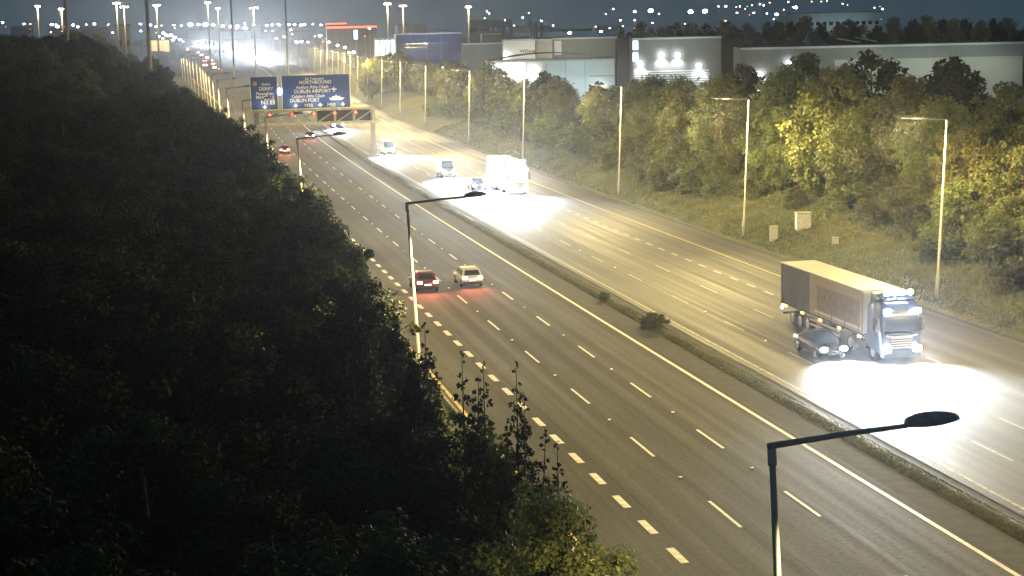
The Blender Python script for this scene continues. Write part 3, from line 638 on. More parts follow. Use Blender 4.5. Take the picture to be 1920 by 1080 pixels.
def make_car(paint, label, loc, rz, oncoming=False, kind='saloon', beams=True, hot=True, group='cars driving away on the left carriageway', power=1., plate=True):
    root = empty('car', loc, rz, label, 'car' if kind != 'van' else 'van', group)
    if kind == 'van': root.name = 'van'; L, W, Hh, sh = 5.4, .98, 2.35, 1.15
    elif kind == 'hatch': L, W, Hh, sh = 4.1, .88, 1.50, .95
    else: L, W, Hh, sh = 4.5, .90, 1.46, .92
    a = L/2; b = MB()
    if kind == 'van':
        loft_y(b, [(-a, W*.96, W*.94, .35, 1.2), (-a+.08, W, W, .28, sh), (a-1.5, W, W, .25, sh), (a-.7, W*.97, W*.95, .27, 1.12), (a-.12, W*.92, W*.86, .3, .98), (a, W*.8, W*.75, .38, .75)])
    else:
        loft_y(b, [(-a, W*.84, W*.82, .36, .84), (-a+.12, W*.96, W*.92, .28, sh), (-a+.9, W, W*.97, .22, sh+.02), (.6, W, W*.97, .2, sh), (a-.9, W*.98, W*.93, .22, .84), (a-.2, W*.92, W*.85, .28, .70), (a, W*.8, W*.7, .36, .58)])
    b.build('body', paint, root, True, .0)
    if kind == 'van': yb, yf, tb_, tf = -a+.02, a-.75, -a+.10, a-1.75; wt = W*.88; zb = sh-.04
    elif kind == 'hatch': yb, yf, tb_, tf = -a+.12, .95, -a+.55, .15; wt = W*.74; zb = sh-.04
    else: yb, yf, tb_, tf = -a+.55, 1.0, -a+1.35, .25; wt = W*.72; zb = sh-.04
    wb_ = W*.93; zt = Hh
    b = MB(); ring0 = [(-wb_, yb, zb), (wb_, yb, zb), (wb_, yf, zb), (-wb_, yf, zb)]
    ring1 = [(-wt, tb_, zt-.06), (wt, tb_, zt-.06), (wt, tf, zt-.06), (-wt, tf, zt-.06)]; ring2 = [(-wt*.86, tb_+.14, zt), (wt*.86, tb_+.14, zt), (wt*.86, tf-.16, zt), (-wt*.86, tf-.16, zt)]
    b.ring_loft([ring0, ring1, ring2]); b.build('roof', paint, root, False, .03)
    def lerp(p, q, t): return tuple(p[i]+(q[i]-p[i])*t for i in range(3))
    def pane(name, A, B_, Cc, D, sx, sy, off_):
        # inset pane on a slanted side
        q = [Vector(lerp(lerp(A, B_, u_), lerp(D, Cc, u_), v_)) for u_, v_ in ((sx, sy), (1-sx, sy), (1-sx, 1-sy*1.2), (sx, 1-sy*1.2))]
        n_ = (q[1]-q[0]).cross(q[3]-q[0]).normalized(); n_ = n_ if n_.dot(Vector(off_)) > 0 else -n_
        b = MB(); v = [tuple(p+n_*.012) for p in q]+[tuple(p-n_*.01) for p in q]; b.add(v, [(0, 1, 2, 3), (0, 4, 5, 1), (1, 5, 6, 2), (2, 6, 7, 3), (3, 7, 4, 0)]); b.build(name, 'glass_dark', root)
    pane('windscreen', ring0[3], ring0[2], ring1[2], ring1[3], .07, .10, (0, 1, 0))
    pane('rear_window', ring0[0], ring0[1], ring1[1], ring1[0], .10, .14 if kind != 'van' else .25, (0, -1, 0))
    for s_, i0, i1 in ((-1, 0, 3), (1, 1, 2)):
        m0 = lerp(ring0[i0], ring0[i1], .5); m1 = lerp(ring1[i0], ring1[i1], .5)
        if kind != 'van': pane('side_window', ring0[i0], m0, m1, ring1[i0], .10, .14, (s_, 0, 0))
        q0 = lerp(ring0[i0], ring0[i1], .78); q1 = lerp(ring1[i0], ring1[i1], .78)
        pane('side_window', m0 if kind != 'van' else q0, ring0[i1], ring1[i1], m1 if kind != 'van' else q1, .08, .14, (s_, 0, 0))
    r = .32 if kind != 'van' else .35
    for s_ in (-1, 1):
        for yv in (-a+.85, a-.85): wheel(root, s_*(W-.09), yv, r, .21)
        b = MB(); b.ell((s_*(W+.10), yf-.25, sh+.06), (.11, .06, .08), 8, 5); b.build('mirror', paint, root, True)
        zh = .66 if kind != 'van' else .82
        b = MB(); b.ell((s_*W*.70, a-.10, zh), (.25, .16, .15), 10, 6); b.build('headlight', 'head_emit' if oncoming else 'stud', root, True)
        zt_ = .80 if kind != 'van' else 1.1
        b = MB(); b.box(s_*W*.70-.19, s_*W*.70+.19, -a-.045, -a+.12, zt_-.11, zt_+.09); b.build('tail_light', ('tail_hot' if hot else 'tail_emit') if not oncoming else 'tail_emit', root, False, .03)
    b = MB(); b.box(-.27, .27, -a-.035, -a-.005, .55, .67); b.build('number_plate', 'plate_emit' if plate else 'paint', root)
    b = MB(); b.box(-W*.86, W*.86, -a-.05, -a+.08, .33, .48); b.build('bumper', 'chassis', root, False, .03)
    b = MB(); b.box(-W*.5, W*.5, a-.04, a+.03, .36, .52); b.build('grille', 'chassis', root, False, .02)
    if oncoming and beams:
        for s_ in (-1, 1): light('SPOT', 'headlight_beam', (s_*W*.62, a+.12, .66), BEAM_W*power*.5, (.85, .93, 1), root, .1, 116, 1, (s_*W*.62, a+6.5, -1.4)); light('SPOT', 'glare_beam', (s_*W*.66, a+.14, .68), GLARE_W*power*.5, (.80, .90, 1), root, .1, 96, 1, (s_*W*.66-3, a+30, .68))  # second spot is added at each headlamp to raise a halo in the haze
    if not oncoming:
        for s_ in (-1, 1): light('SPOT', 'tail_glow', (s_*W*.62, -a-.15, .8), 420*power, (1, .16, .08), root, .1, 130, 1, (s_*W*.62, -a-3.5, 0))
        if beams:
            light('SPOT', 'headlight_beam', (0, a+.12, .66), 1500, (.9, .95, 1), root, .1, 60, .8, (0, a+12, -.6))
    return root
def make_truck(cabm, label, loc, rz, group, trailer=True, Lt=13.6, side='curtain_beige', power=1., detail=True, roof='trailer_roof', tall=True):
    root = empty('lorry', loc, rz, label, 'lorry', group)      # origin = cab front on the ground, +Y forward
    W = 1.25; b = MB()
    loft = [(-2.1, W*.98, W*.96, .75, 3.45), (-1.2, W, W*.98, .65, 3.7), (-.5, W, W*.97, .55, 3.7), (-.12, W*.97, W*.92, .45, 3.35), (0, W*.9, W*.84, .5, 2.3)]
    rings = []
    for y, wb, wt, z0, z1 in loft: rings.append([(-wb, y, z0), (wb, y, z0), (wb, y, z0+(z1-z0)*.55), (wt, y, z1-.25), (wt*.88, y, z1), (-wt*.88, y, z1), (-wt, y, z1-.25), (-wb, y, z0+(z1-z0)*.55)])
    b.ring_loft(rings); b.build('cab', cabm, root, True, 0)
    b = MB(); b.add([(-1.08, .03, 1.75), (1.08, .03, 1.75), (1.0, -.14, 2.75), (-1.0, -.14, 2.75), (-1.08, -.05, 1.75), (1.08, -.05, 1.75), (1.0, -.24, 2.75), (-1.0, -.24, 2.75)], [(0, 1, 2, 3), (0, 4, 5, 1), (1, 5, 6, 2), (2, 6, 7, 3), (3, 7, 4, 0)]); b.build('windscreen', 'glass_dark', root)
    for s_ in (-1, 1):
        b = MB(); b.box(s_*W-.02, s_*W+.02, -1.25, -.35, 1.8, 2.6); b.build('side_window', 'glass_dark', root)
        b = MB(); b.box(s_*(W+.18)-.10, s_*(W+.18)+.10, -.30, -.10, 1.9, 2.7); b.build('mirror', 'chassis', root, False, .04)
    b = MB(); b.box(-1.1, 1.1, -.32, .06, 2.84, 2.95); b.build('sun_visor', 'cab_trim', root, False, .02)
    b = MB(); b.box(-.75, .75, -.02, .06, .85, 1.62); gr = b.build('grille', 'chassis', root, False, .02)
    for k in range(5):
        b = MB(); b.box(-.7, .7, .062, .08, .92+k*.14, .97+k*.14); b.build('slat', 'cab_trim', gr)
    b = MB(); b.box(-1.2, 1.2, -.35, .14, .35, .80); b.build('bumper', cabm, root, False, .06)
    b = MB(); b.tube([(-1.0, .08, 1.68), (-.6, .10, 1.60), (.6, .10, 1.60), (1.0, .08, 1.68)], .045, 6); b.build('trim_strip', 'cab_trim', root, True)
    for s_ in (-1, 1):
        b = MB(); b.box(s_*.98-.25, s_*.98+.25, .05, .20, .68, 1.02); b.build('headlight', 'head_emit', root, False, .05)
        if detail: light('SPOT', 'headlight_beam', (s_*.98, .25, .85), BEAM_W*power, (.85, .93, 1), root, .12, 116, 1, (s_*.98, 7, -1.6)); light('SPOT', 'glare_beam', (s_*.98, .27, .87), GLARE_W*power*.7, (.80, .90, 1), root, .12, 96, 1, (s_*.98+4, 30, .87))  # extra level spot added beside the beam for glare in the haze
    # upper spot lamps and roof light bar
    for s_ in (-1, 1):
        b = MB(); b.box(s_*.95-.22, s_*.95+.22, .02, .18, 3.0, 3.28); b.build('spot_lamp', 'head_emit', root, False, .05)
        if detail: light('SPOT', 'glare_beam', (s_*.95, .26, 3.14), GLARE_W*power*.3, (.80, .90, 1), root, .1, 90, 1, (s_*.95+4, 30, 3.14))  # added spot at the upper lamp, again for haze glow
    b = MB(); rg = []
    for y, z in ((-2.1, 4.1), (-1.1, 4.0), (-.42, 3.75)): rg.append([(-1.05, y, 3.4), (1.05, y, 3.4), (1.0, y, z), (-1.0, y, z)])
    b.ring_loft(rg); b.build('wind_deflector', cabm, root, True, 0)
    b = MB(); b.tube([(-.95, -.5, 4.05), (.95, -.5, 4.05)], .05, 6); lb = b.build('light_bar', 'galv', root)
    for x in (-.75, -.25, .25, .75):
        b = MB(); b.ell((x, -.45, 4.17), (.2, .11, .17), 8, 5); b.build('lamp', 'head_emit', lb, True)
    for s_ in (-1, 1):
        wheel(root, s_*1.05, -1.35, .5, .32)
        for y in (-4.6,): wheel(root, s_*1.0, y, .5, .5)
        b = MB(); b.box(s_*1.12-.13, s_*1.12+.13, -3.7, -2.25, .5, 1.0); b.build('fuel_tank', 'chassis', root, False, .05)
    b = MB(); b.box(-.45, .45, -6.2, -.8, .75, 1.05); b.build('chassis', 'chassis', root)
    if trailer:
        y1 = -2.75; y0 = y1-Lt; ym = y1-Lt*.62
        b = MB(); b.box(-1.24, 1.24, y0, y1, 1.22, 1.34); b.build('trailer_bed', 'chassis', root)
        b = MB(); b.box(-1.27, 1.27, y0-.02, y1+.02, 3.95, 4.03); b.build('trailer_roof', roof, root, False, .02)
        b = MB(); b.box(-1.2, 1.2, y1-.05, y1, 1.345, 3.945); b.build('front_panel', 'cab_white', root)
        for s_ in (-1, 1):
            b = MB(); b.box(s_*1.22-.025, s_*1.22+.025, ym, y1-.06, 1.345, 3.945); b.build('side_curtain', side, root)
            b = MB(); b.box(s_*1.22-.025, s_*1.22+.025, y0+.06, ym-.01, 1.345, 3.945); b.build('side_curtain', 'curtain_dark' if side == 'curtain_beige' else side, root)['label'] = 'dark rear part of the side'
            if side == 'curtain_beige':
                b = MB(); b.box(s_*1.25-.006, s_*1.25+.006, ym+1.2, y1-.5, 1.75, 3.35); pr = b.build('printed_panel', 'curtain_print', root)
                b = MB(); b.box(s_*1.245-.006, s_*1.245+.006, ym+.9, y1-.3, 1.55, 1.68); b.build('panel_stripe', 'curtain_light', root)
            for k in range(7):
                yk = y0+.6+(Lt-1.2)*k/6
                b = MB(); b.box(s_*1.262-.01, s_*1.262+.01, yk-.03, yk+.03, 1.25, 1.8); b.build('strap', 'chassis', root)
            for k in range(5):
                yk = y0+.9+(Lt-1.4)*k/4
                b = MB(); b.box(s_*1.25-.03, s_*1.25+.035, yk-.20, yk+.20, 1.06, 1.19); b.build('side_marker', 'amber_emit', root)
            b = MB(); b.box(s_*1.26-.03, s_*1.26+.03, y0+.1, y0+.4, .85, .95); b.build('end_marker', 'white_lamp', root)
            b = MB(); b.box(s_*1.22-.03, s_*1.22+.03, y0+5.2, y1-3.6, .55, .68); b.build('side_guard', 'galv', root)
            b = MB(); b.box(s_*1.22-.03, s_*1.22+.03, y0+5.2, y1-3.6, .85, .98); b.build('side_guard', 'galv', root)
            for k in range(3): wheel(root, s_*1.03, y0+2.2+k*1.31, .5, .42)
            b = MB(); b.box(s_*.6-.07, s_*.6+.07, y1-3.0, y1-2.85, .35, 1.2); b.build('landing_leg', 'chassis', root)
            b = MB(); b.box(s_*.95-.22, s_*.95+.22, y0-.06, y0-.02, .95, 1.12); b.build('tail_light', 'tail_emit', root)
        b = MB(); b.box(-1.2, 1.2, y0, y0+.05, 1.345, 3.945); b.build('rear_door', 'curtain_dark', root)
        b = MB(); b.box(-1.1, 1.1, y0+.05, y0+.2, .45, .6); b.build('underrun_bar', 'chassis', root)
    return root
def veh_z(y): return zr(y)
def hd(y, rev=False): return -atan2(off(y+3)-off(y-3), 6)+(pi if rev else 0)
GA, GB = 'vehicles driving away on the left carriageway', 'vehicles coming towards the camera on the right carriageway'
make_car('car_maroon', 'dark red saloon with glowing tail lights beside the second street lamp pole', (21.0, 131.3, 0), hd(131), group=GA)
make_car('car_gold', 'pale hatchback with a bright number plate, right of the dark red saloon', (24.8, 132.3, 0), hd(131), group=GA, kind='hatch')
make_car('car_red', 'red-lit car in the left lane just beyond the third street lamp', (21.2+off(292), 294, 0), hd(292), group=GA, kind='hatch', power=1.2)
make_car('car_black', 'dark car with wide glowing tail lights passing just under the gantry', (28.4+off(330), 333, 0), hd(330), group=GA, power=1.5)
T1 = make_truck('cab_blue', 'large curtain-sided lorry with cream roof and blazing lights at the right', (43.3, 91.7, 0), pi, GB, power=1.0)
make_car('car_black', 'dark car beside the front lorry of which little more than two headlights show', (39.9, 95.9, 0), pi, True, 'saloon', group=GB, power=.9)
make_truck('cab_white', 'white lorry with lit roof bar leading the group in mid picture', (43.9+off(203), 202.8, 0), hd(203, True), GB, Lt=11, side='van_white', power=1.0)
make_car('van_white', 'white van washed out by headlights at the left of the mid-picture group', (40.1+off(232), 234.6, 0), hd(232, True), True, 'van', group=GB, power=1.6)
make_car('car_silver', 'silver car tucked in between the white van and the white lorry', (40.6+off(211), 213.4, 0), hd(211, True), True, 'saloon', group=GB, power=1.0)
make_car('van_white', 'van with dazzling headlights alone just this side of the gantry leg', (37.9+off(281), 283, 0), hd(281, True), True, 'van', group=GB, power=1.8)
make_truck('cab_blue', 'lorry seen through the gantry truss with bluish glare on the road before it', (36.6+off(368), 366, 0), hd(368, True), GB, Lt=9, side='van_white', power=.55)
far_v = [(37, 560, 't'), (41, 640, 'v'), (45, 700, 'c'), (40, 800, 't'), (44, 880, 'v'), (37, 960, 'c'), (44, 1060, 't'), (39, 1180, 'v'), (43, 1300, 't'), (38, 1420, 'c')]
lab = ['nearest', 'second', 'third', 'fourth', 'fifth', 'sixth', 'seventh', 'eighth', 'ninth', 'farthest']
def far_vehicle(x, y, k, i, rev, o_=off, amber=False):
    kd = {'t': 'lorry', 'v': 'van', 'c': 'car'}[k]; w, h, L = {'t': (1.25, 3.9, 9), 'v': (1.0, 2.4, 5.2), 'c': (.9, 1.45, 4.3)}[k]
    root = empty(kd, (x+o_(y), y, zr(y)), hd(y, rev), ('distant dazzling %s, %s in the oncoming stream beyond the signs' if rev else 'distant %s with red tail lights, %s in the queue left of the signs') % (kd, lab[i]), kd, 'distant oncoming traffic' if rev else 'distant traffic driving away')
    b = MB(); loft_y(b, [(-L/2, w*.95, w*.95, .35, h*.62), (-L/2+.1, w, w*.9, .25, h*(.97 if k != 'c' else .8)), (-L*.1, w, w*.9, .25, h), (L*.22, w, w*.85, .25, h*(1 if k == 't' else .95)), (L*.36, w*.98, w*.9, .25, h*(.9 if k == 't' else .6)), (L/2, w*.9, w*.8, .35, h*(.7 if k == 't' else .45))])
    b.build('body', 'van_white' if i % 2 else 'car_silver', root, True)
    b = MB(); b.box(-w*.8, w*.8, L*.5-.03, L*.5+.02, h*.5, h*.68) if k == 't' else b.box(-w*.7, w*.7, L*.30, L*.36, h*.62, h*.85); b.build('windscreen', 'glass_dark', root)
    for s_ in (-1, 1):
        for yv in (-L*.3, L*.3): 
            b = MB(); b.tube([(s_*(w-.2), yv, .4), (s_*(w-.02), yv, .4)], .38, 10); b.build('wheel', 'rubber', root)
        b = MB(); b.ell((s_*w*.7, L*.5+.03, .8), (.42, .1, .32), 8, 5); b.build('headlight', 'head_far' if rev else 'stud', root, True)
        b = MB(); b.ell((s_*w*.72, -L*.5-.03, 1.0), (.42, .08, .34), 8, 5); b.build('tail_light', 'tail_far', root, True)
    if k == 't' or amber:
        for x_ in (-.8, 0, .8):
            b = MB(); b.ell((x_*w, (L if rev else -L)*.46, h+.05), (.22, .1, .16), 8, 5); b.build('roof_lamp', 'head_far' if rev else 'orange_lamp', root, True)
    if rev: light('SPOT', 'headlight_beam', (0, L*.5+.2, .9), BEAM_W*(20 if y > 1000 else 1.5), (.88, .95, 1), root, .2, 130, 1, (0, L*.5+14, -1))
    else: light('SPOT', 'tail_glow', (0, -L*.5-.2, 1), 800, (1, .2, .1), root, .2, 130, 1, (0, -L*.5-5, 0))
    return root
far_v = [(505, 1170, 'v'), (490, 1230, 't'), (497, 1310, 't'), (478, 1360, 'v'), (462, 1430, 't'), (447, 1480, 't'), (430, 1560, 'v'), (394, 1800, 't'), (378, 1900, 't'), (370, 1980, 'v')]
for i, (u, y, k) in enumerate(far_v): far_vehicle(ray(u, 100, y)[0], y, k, i, True, lambda q: 0)
for i, (u, y, k) in enumerate([(413, 1020, 'c'), (402, 1060, 'c'), (384, 1130, 't'), (399, 1180, 'c'), (396, 1290, 'c'), (388, 1380, 'v'), (378, 1470, 'c'), (372, 1560, 'c'), (352, 1700, 'c')]): far_vehicle(ray(u, 110, y)[0], y, k, i, False, lambda q: 0, k == 't')
far_vehicle(38.0, 470, 'c', 9, True, off)['label'] = 'lone oncoming car on the empty stretch just beyond the gantry'

# ---------------------------------------------------------------- verge cabinets
def cabinet(x, y, w, h, label):
    root = empty('roadside_cabinet', (x, y, gz(x, y)), random.uniform(-.2, .2), label, 'cabinet', 'grey cabinets on the right verge')
    b = MB(); b.box(-w/2, w/2, -w*.35, w*.35, -.1, h); b.build('cabinet_body', 'cabinet', root, False, .03)
    b = MB(); b.box(-w/2-.04, w/2+.04, -w*.35-.04, w*.35+.04, h+.002, h+.06); b.build('lid', 'cabinet', root)
    b = MB(); b.box(-w/2+.06, w/2-.06, -w*.35-.02, -w*.35-.002, .12, h-.1); b.build('door', 'galv', root)
cabinet(55.3, 143.8, .66, 1.25, 'narrow pale cabinet on the verge beside the second right-hand lamp')
cabinet(58.4, 144.5, 1.3, 1.5, 'widest pale cabinet, close to the bushes')
cabinet(57.3, 134.5, .5, .62, 'smallest low pale cabinet in the grass nearest the lorry')

# ---------------------------------------------------------------- warehouses
class Wall:
    """vertical wall plane seen from the mast; local s along the wall, z up"""
    def __init__(q, u0, u1, v, Y, turn=0):
        q.x0, q.z = ray(u0, v, Y); q.Y = Y; q.r = -atan2(q.x0*1.05, Y)*.8+turn
        q.w = q.at(u1, v)[0]
    def at(q, u, v):
        d = fwv+rv*(u-960)/F+uv*(540-v)/F; tx_, ty_ = cos(q.r), sin(q.r)
        # solve t*d.xy = P0 + s*T
        det = d.x*(-ty_)+d.y*tx_; t = (q.x0*(-ty_)+q.Y*tx_)/det; s_ = (t*d.x-q.x0)*tx_+(t*d.y-q.Y)*ty_
        return s_, CH+t*d.z
def building(name, wl, dep, m, label, roofm='roof_dark', rise=0, cat='warehouse'):
    root = empty(name, (wl.x0, wl.Y, 0), wl.r, label, cat); w, h = wl.w, wl.z-.3
    b = MB(); b.box(0, w, 0, .3, -3, h); b.build('front_wall', m, root)
    b = MB(); b.box(0, .3, .3, dep, -3, h-.01); b.build('side_wall', m, root)
    b = MB(); b.box(w-.3, w, .3, dep, -3, h-.01); b.build('side_wall', m, root)
    b = MB(); b.box(.3, w-.3, dep-.3, dep, -3, h-.01); b.build('back_wall', m, root)
    b = MB(); n_ = 12; v = []; f = []
    for k in range(n_+1):
        t = k/n_; z = h+.05+rise*sin(pi*t); v += [(w*t, -.15, z), (w*t, dep+.1, z+.001)]
    for k in range(n_): f.append((2*k, 2*k+2, 2*k+3, 2*k+1))
    b.add(v, f); b.build('roof', roofm, root)
    b = MB(); b.box(-.08, w+.08, -.22, -.02, h-.35, h+.10); b.build('parapet_trim', 'galv' if m != 'dark_clad' else 'dark_clad', root)
    for k in range(1, int(w/5)):
        b = MB(); b.box(5*k-.04, 5*k+.04, -.05, -.005, -1, h-.4); b.build('panel_joint', 'dark_metal' if m != 'white_clad' else 'grey_clad', root)
    return root
def wall_lamp(root, x, z, W, m='white_lamp', col=(.85, .92, 1), s=.42, y=-.9):
    b = MB(); b.box(x-s*.6, x+s*.6, y-.1, y+.15, z-.1, z+s*1.0); o = b.build('wall_lamp', m, root, False, .04)
    b = MB(); b.tube([(x, y+.15, z+s*.6), (x, -.02, z+s*.7)], .06, 6); b.build('bracket', 'galv', o)
    light('SPOT', 'wall_light', (x, y-.05, z-.3), W, col, root, .25, 140, .8, (x, .3, z-6))
def wash(root, x, y, z, W, col, tz=5, cone=150): light('SPOT', 'wash_light', (x, -y, z), W, col, root, .6, cone, 1, (x, 0, tz))  # unseen lamp added before a wall to brighten and tint it
def wall_slats(root, x0, x1, z0, z1, n_, name='cladding_slat'):
    for k in range(n_):
        z = z0+(z1-z0)*k/n_; b = MB(); b.box(x0, x1, -.14, -.01, z, z+(z1-z0)/n_*.55); b.build(name, 'slat_mat', root)
COOL, WARM = (.62, .92, 1), (1, .86, .60)
# low white unit in front
w1 = Wall(915, 1152, 113, 430); b1 = building('warehouse', w1, 22, 'white_clad', 'low white industrial unit with four wall lamps at its left front corner', rise=1.7)
for u_, v_ in ((926, 130), (951, 129), (974, 130), (1001, 134)): x, zz = w1.at(u_, v_); wall_lamp(b1, x, zz, 1500, s=.7)
for u_, v_ in ((1050, 165), (1123, 162)): x, zz = w1.at(u_, v_); wall_lamp(b1, x, zz, 350, s=.55)
wall_slats(b1, w1.at(990, 150)[0], w1.at(1012, 150)[0], 2.0, 7.0, 10)
for u_ in (930, 965):
    x = w1.at(u_, 150)[0]; b = MB(); b.box(x, x+3.2, -.08, -.02, .2, 5.6); b.build('loading_door', 'dark_clad', b1)
x = w1.at(963, 150)[0]; b = MB(); b.box(x-.25, x+.25, -.5, -.1, 0, 7); b.build('pilaster', 'slat_mat', b1)
x, zz = w1.at(1105, 143); b = MB(); b.box(x, w1.w-.2, -.12, -.03, zz-.08, zz+.08); b.build('gutter', 'dark_metal', b1)
for k in (.45, .65, .88): wash(b1, w1.w*k, 13, 3, 2600, COOL, 6, 160)
# taller unit behind: white end, beige middle, brown right
w2 = Wall(943, 1003, 73, 472); b2 = building('warehouse', w2, 12, 'white_clad', 'tall white end bay with small dark lettering behind the low unit')
x, zz = w2.at(989, 99); font_mesh('Willow', 1.5, 'dark_clad', 'lettering', b2, (x, -.05, zz), 'CENTER', .02)
wash(b2, w2.w*.5, 9, w2.z-4, 1500, (1, 1, .92), w2.z-4)
x, zz = w2.at(948, 106); wall_lamp(b2, x, zz, 300, s=.6)
w2b = Wall(1004, 1035, 72, 472.5); b2b = building('warehouse', w2b, 12, 'beige_clad', 'plain beige bay joined to the right of the white end bay')
wash(b2b, w2b.w*.5, 9, w2b.z-4, 900, WARM, w2b.z-4)
w2c = Wall(1035.5, 1157, 70, 473); b2c = building('warehouse', w2c, 12, 'brown_clad', 'long brown-grey warehouse wall above the dark curved roof')
for k in (.25, .7): wash(b2c, w2c.w*k, 11, w2c.z-4, 1700, (.95, .97, .85), w2c.z-4)
b = MB(); b.box(.5, 2.6, -.12, -.06, w2c.z-5, w2c.z-1); b.build('panel', 'slat_mat', b2c)
# big brown unit with louvres
w3 = Wall(1186, 1352, 70, 400); b3 = building('warehouse', w3, 25, 'brown_clad', 'big brown-grey warehouse with lit louvres above the trees')
for u_, v_ in ((1200, 122), (1240, 106), (1270, 106), (1310, 127)): x, zz = w3.at(u_, v_); wall_lamp(b3, x, zz, 2600, s=.8)
wall_slats(b3, .4, w3.at(1330, 130)[0], 1.5, w3.at(1260, 130)[1], 15)
for v_ in (85, 107):
    x, zz = w3.at(1187, v_); b = MB(); b.box(x-.1, x+1.2, -.5, -.05, zz-1.1, zz+1.1); b.build('lit_sign_box', 'blue_white_panel', b3)
for k in (.2, .5, .8): wash(b3, w3.w*k, 12, w3.z-3, 1600, (.85, 1, .93), w3.z-5)
# dark-clad blocks in the gaps between the units
building('warehouse', Wall(1157.5, 1185.5, 72, 420), 12, 'dark_clad', 'dark-clad block in the gap between the white unit and the louvred warehouse')
building('warehouse', Wall(1353, 1388, 72, 405), 12, 'dark_clad', 'dark-clad block in the gap right of the louvred warehouse')
# right-hand unit
w4 = Wall(1389, 1920, 88, 350); b4 = building('warehouse', w4, 30, 'brown_clad', 'long low-lit warehouse at the right running behind the tall trees')
for u_, v_ in ((1425, 143), (1480, 121)): x, zz = w4.at(u_, v_); wall_lamp(b4, x, zz, 2600, s=.75)
wall_slats(b4, w4.at(1403, 150)[0], w4.at(1515, 150)[0], 1.0, w4.at(1480, 146)[1], 14)
x = w4.at(1565, 115)[0]; b = MB(); b.box(x, w4.w-.3, -.4, -.05, -1, w4.z-3.2); b.build('pale_panel', 'beige_clad', b4)
for k in (.08, .3): wash(b4, w4.w*k, 12, w4.z-3, 1500, (.85, 1, .93), w4.z-5)
for k in (.46, .66, .86): wash(b4, w4.w*k, 12, w4.z-4, 3200, (.82, 1, .92), w4.z-8)
x, zz = w4.at(1575, 76); x2, zz2 = w4.at(1620, 82); b = MB(); b.tube([(x, 6, zz+.4), (x2, 5, zz2+.2)], .14, 6); b.build('roof_light_tube', 'slat_mat', b4)  # pale tube shaped for the streak of roof lights
x, zz = w4.at(1612, 74); x2, zz2 = w4.at(1652, 80); b = MB(); b.tube([(x, 8, zz+.4), (x2, 7, zz2+.2)], .14, 6); b.build('roof_light_tube', 'slat_mat', b4)  # second pale tube for the roof-light streak
# blue warehouse, grey one and glass showroom
w5 = Wall(742, 866, 62, 560); b5 = building('warehouse', w5, 25, 'blue_clad', 'large dark blue warehouse left of the grey units', rise=1.2)
for k in (.3, .7): wash(b5, w5.w*k, 16, w5.z-3, 4000, (.5, .68, 1), w5.z-4)
for k in range(3):
    x, zz = w5.at(795, 82+k*7); b = MB(); b.box(x-6, x+5-k, -.12, -.06, zz-.12, zz+.25); b.build('faded_lettering_band', 'cab_blue', b5)
w6 = Wall(867, 942, 80, 500); b6g = building('warehouse', w6, 12, 'grey_clad', 'grey shed between the blue warehouse and the white end bay'); wash(b6g, w6.w*.5, 12, w6.z-3, 1500, COOL, w6.z-4)
building('warehouse', Wall(903, 941, 62, 640), 12, 'grey_clad', 'dark upper block behind the grey shed')
w7 = Wall(702, 741, 70, 555); b6 = building('showroom', w7, 10, 'grey_clad', 'small brightly lit glass-fronted building left of the blue warehouse', cat='building')
for k in range(4):
    w_ = w7.w/4; b = MB(); b.box(w_*k+.15, w_*(k+1)-.15, -.12, -.06, w7.z-6, w7.z-.9); b.build('window', 'showroom_glass', b6)
wash(b6, w7.w*.5, 8, 8, 500, COOL, w7.z-6)
w8 = Wall(612, 706, 50, 1100); b7 = building('restaurant', w8, 20, 'dark_clad', 'dark roadside building edged with two red neon bars', cat='building'); z = w8.z; c_ = w8.w
b = MB(); b.box(.2, c_, -.6, -.25, z-1.2, z-.1); b.build('neon_bar', 'red_neon', b7)
b = MB(); b.box(0, c_*.40, -.6, -.25, z+1.4, z+2.1); b.build('neon_bar', 'red_neon', b7)
b = MB(); b.box(0, c_*.40, -.24, .3, z+.15, z+2.2); b.build('sign_board', 'dark_clad', b7)
x, zz = ray(667, 65, 900); b = MB(); b.box(x-1, x+1, 899.7, 900.1, zz-2.4, zz+2.4); b.build('panel', 'blue_white_panel'); po = bpy.data.objects['panel.001'] if 'panel.001' in bpy.data.objects else None
for o in list(bpy.data.objects):
    if o.type == 'MESH' and o.parent is None and o.name.startswith('panel'):
        r_ = empty('totem_sign', (x, 900, 0), 0, 'upright white glowing totem sign right of the red neon building', 'sign'); o.parent = r_; o.location = (-x, -900, 0)
        q = MB(); q.tube([(0, .2, -1), (0, .2, zz)], .2, 8); q.build('post', 'dark_metal', r_)
def block(u0, u1, v0, v1, Y, m, label, cat='building', name='building', dep=12, lit=None):
    x0, z1 = ray(u0, v0, Y); x1, _ = ray(u1, v0, Y); _, z0 = ray(u0, v1, Y); g0 = zr(Y)-1
    root = empty(name, (x0, Y, g0), 0, label, cat); w = x1-x0
    b = MB(); b.box(0, w, 0, dep, 0, z1-g0); b.build('wall', m, root)
    b = MB(); b.box(-.3, w+.3, -.3, dep+.3, z1-g0+.002, z1-g0+.4); b.build('roof', 'roof_dark', root)
    n_ = min(14, max(2, int(w/4)))
    for k in range(n_ if m != 'slab_lit' else 0):
        b = MB(); b.box(w*(k+.2)/n_, w*(k+.8)/n_, -.06, -.01, (z1-g0)*.66, (z1-g0)*.76); b.build('window', 'glass_dark', root)
    return root
block(216, 244, 48, 70, 800, 'grey_clad', 'square grey block on the left horizon behind the dark trees')
block(281, 317, 76, 96, 1660, 'slab_lit', 'cream forecourt building lit from the left, above the belt trees')
light('SPOT', 'wash_light', (ray(299, 70, 1630)[0], 1630, 24), 60000, (1, .85, .55), None, .5, 130, 1, (ray(299, 80, 1660)[0], 1660, 14))
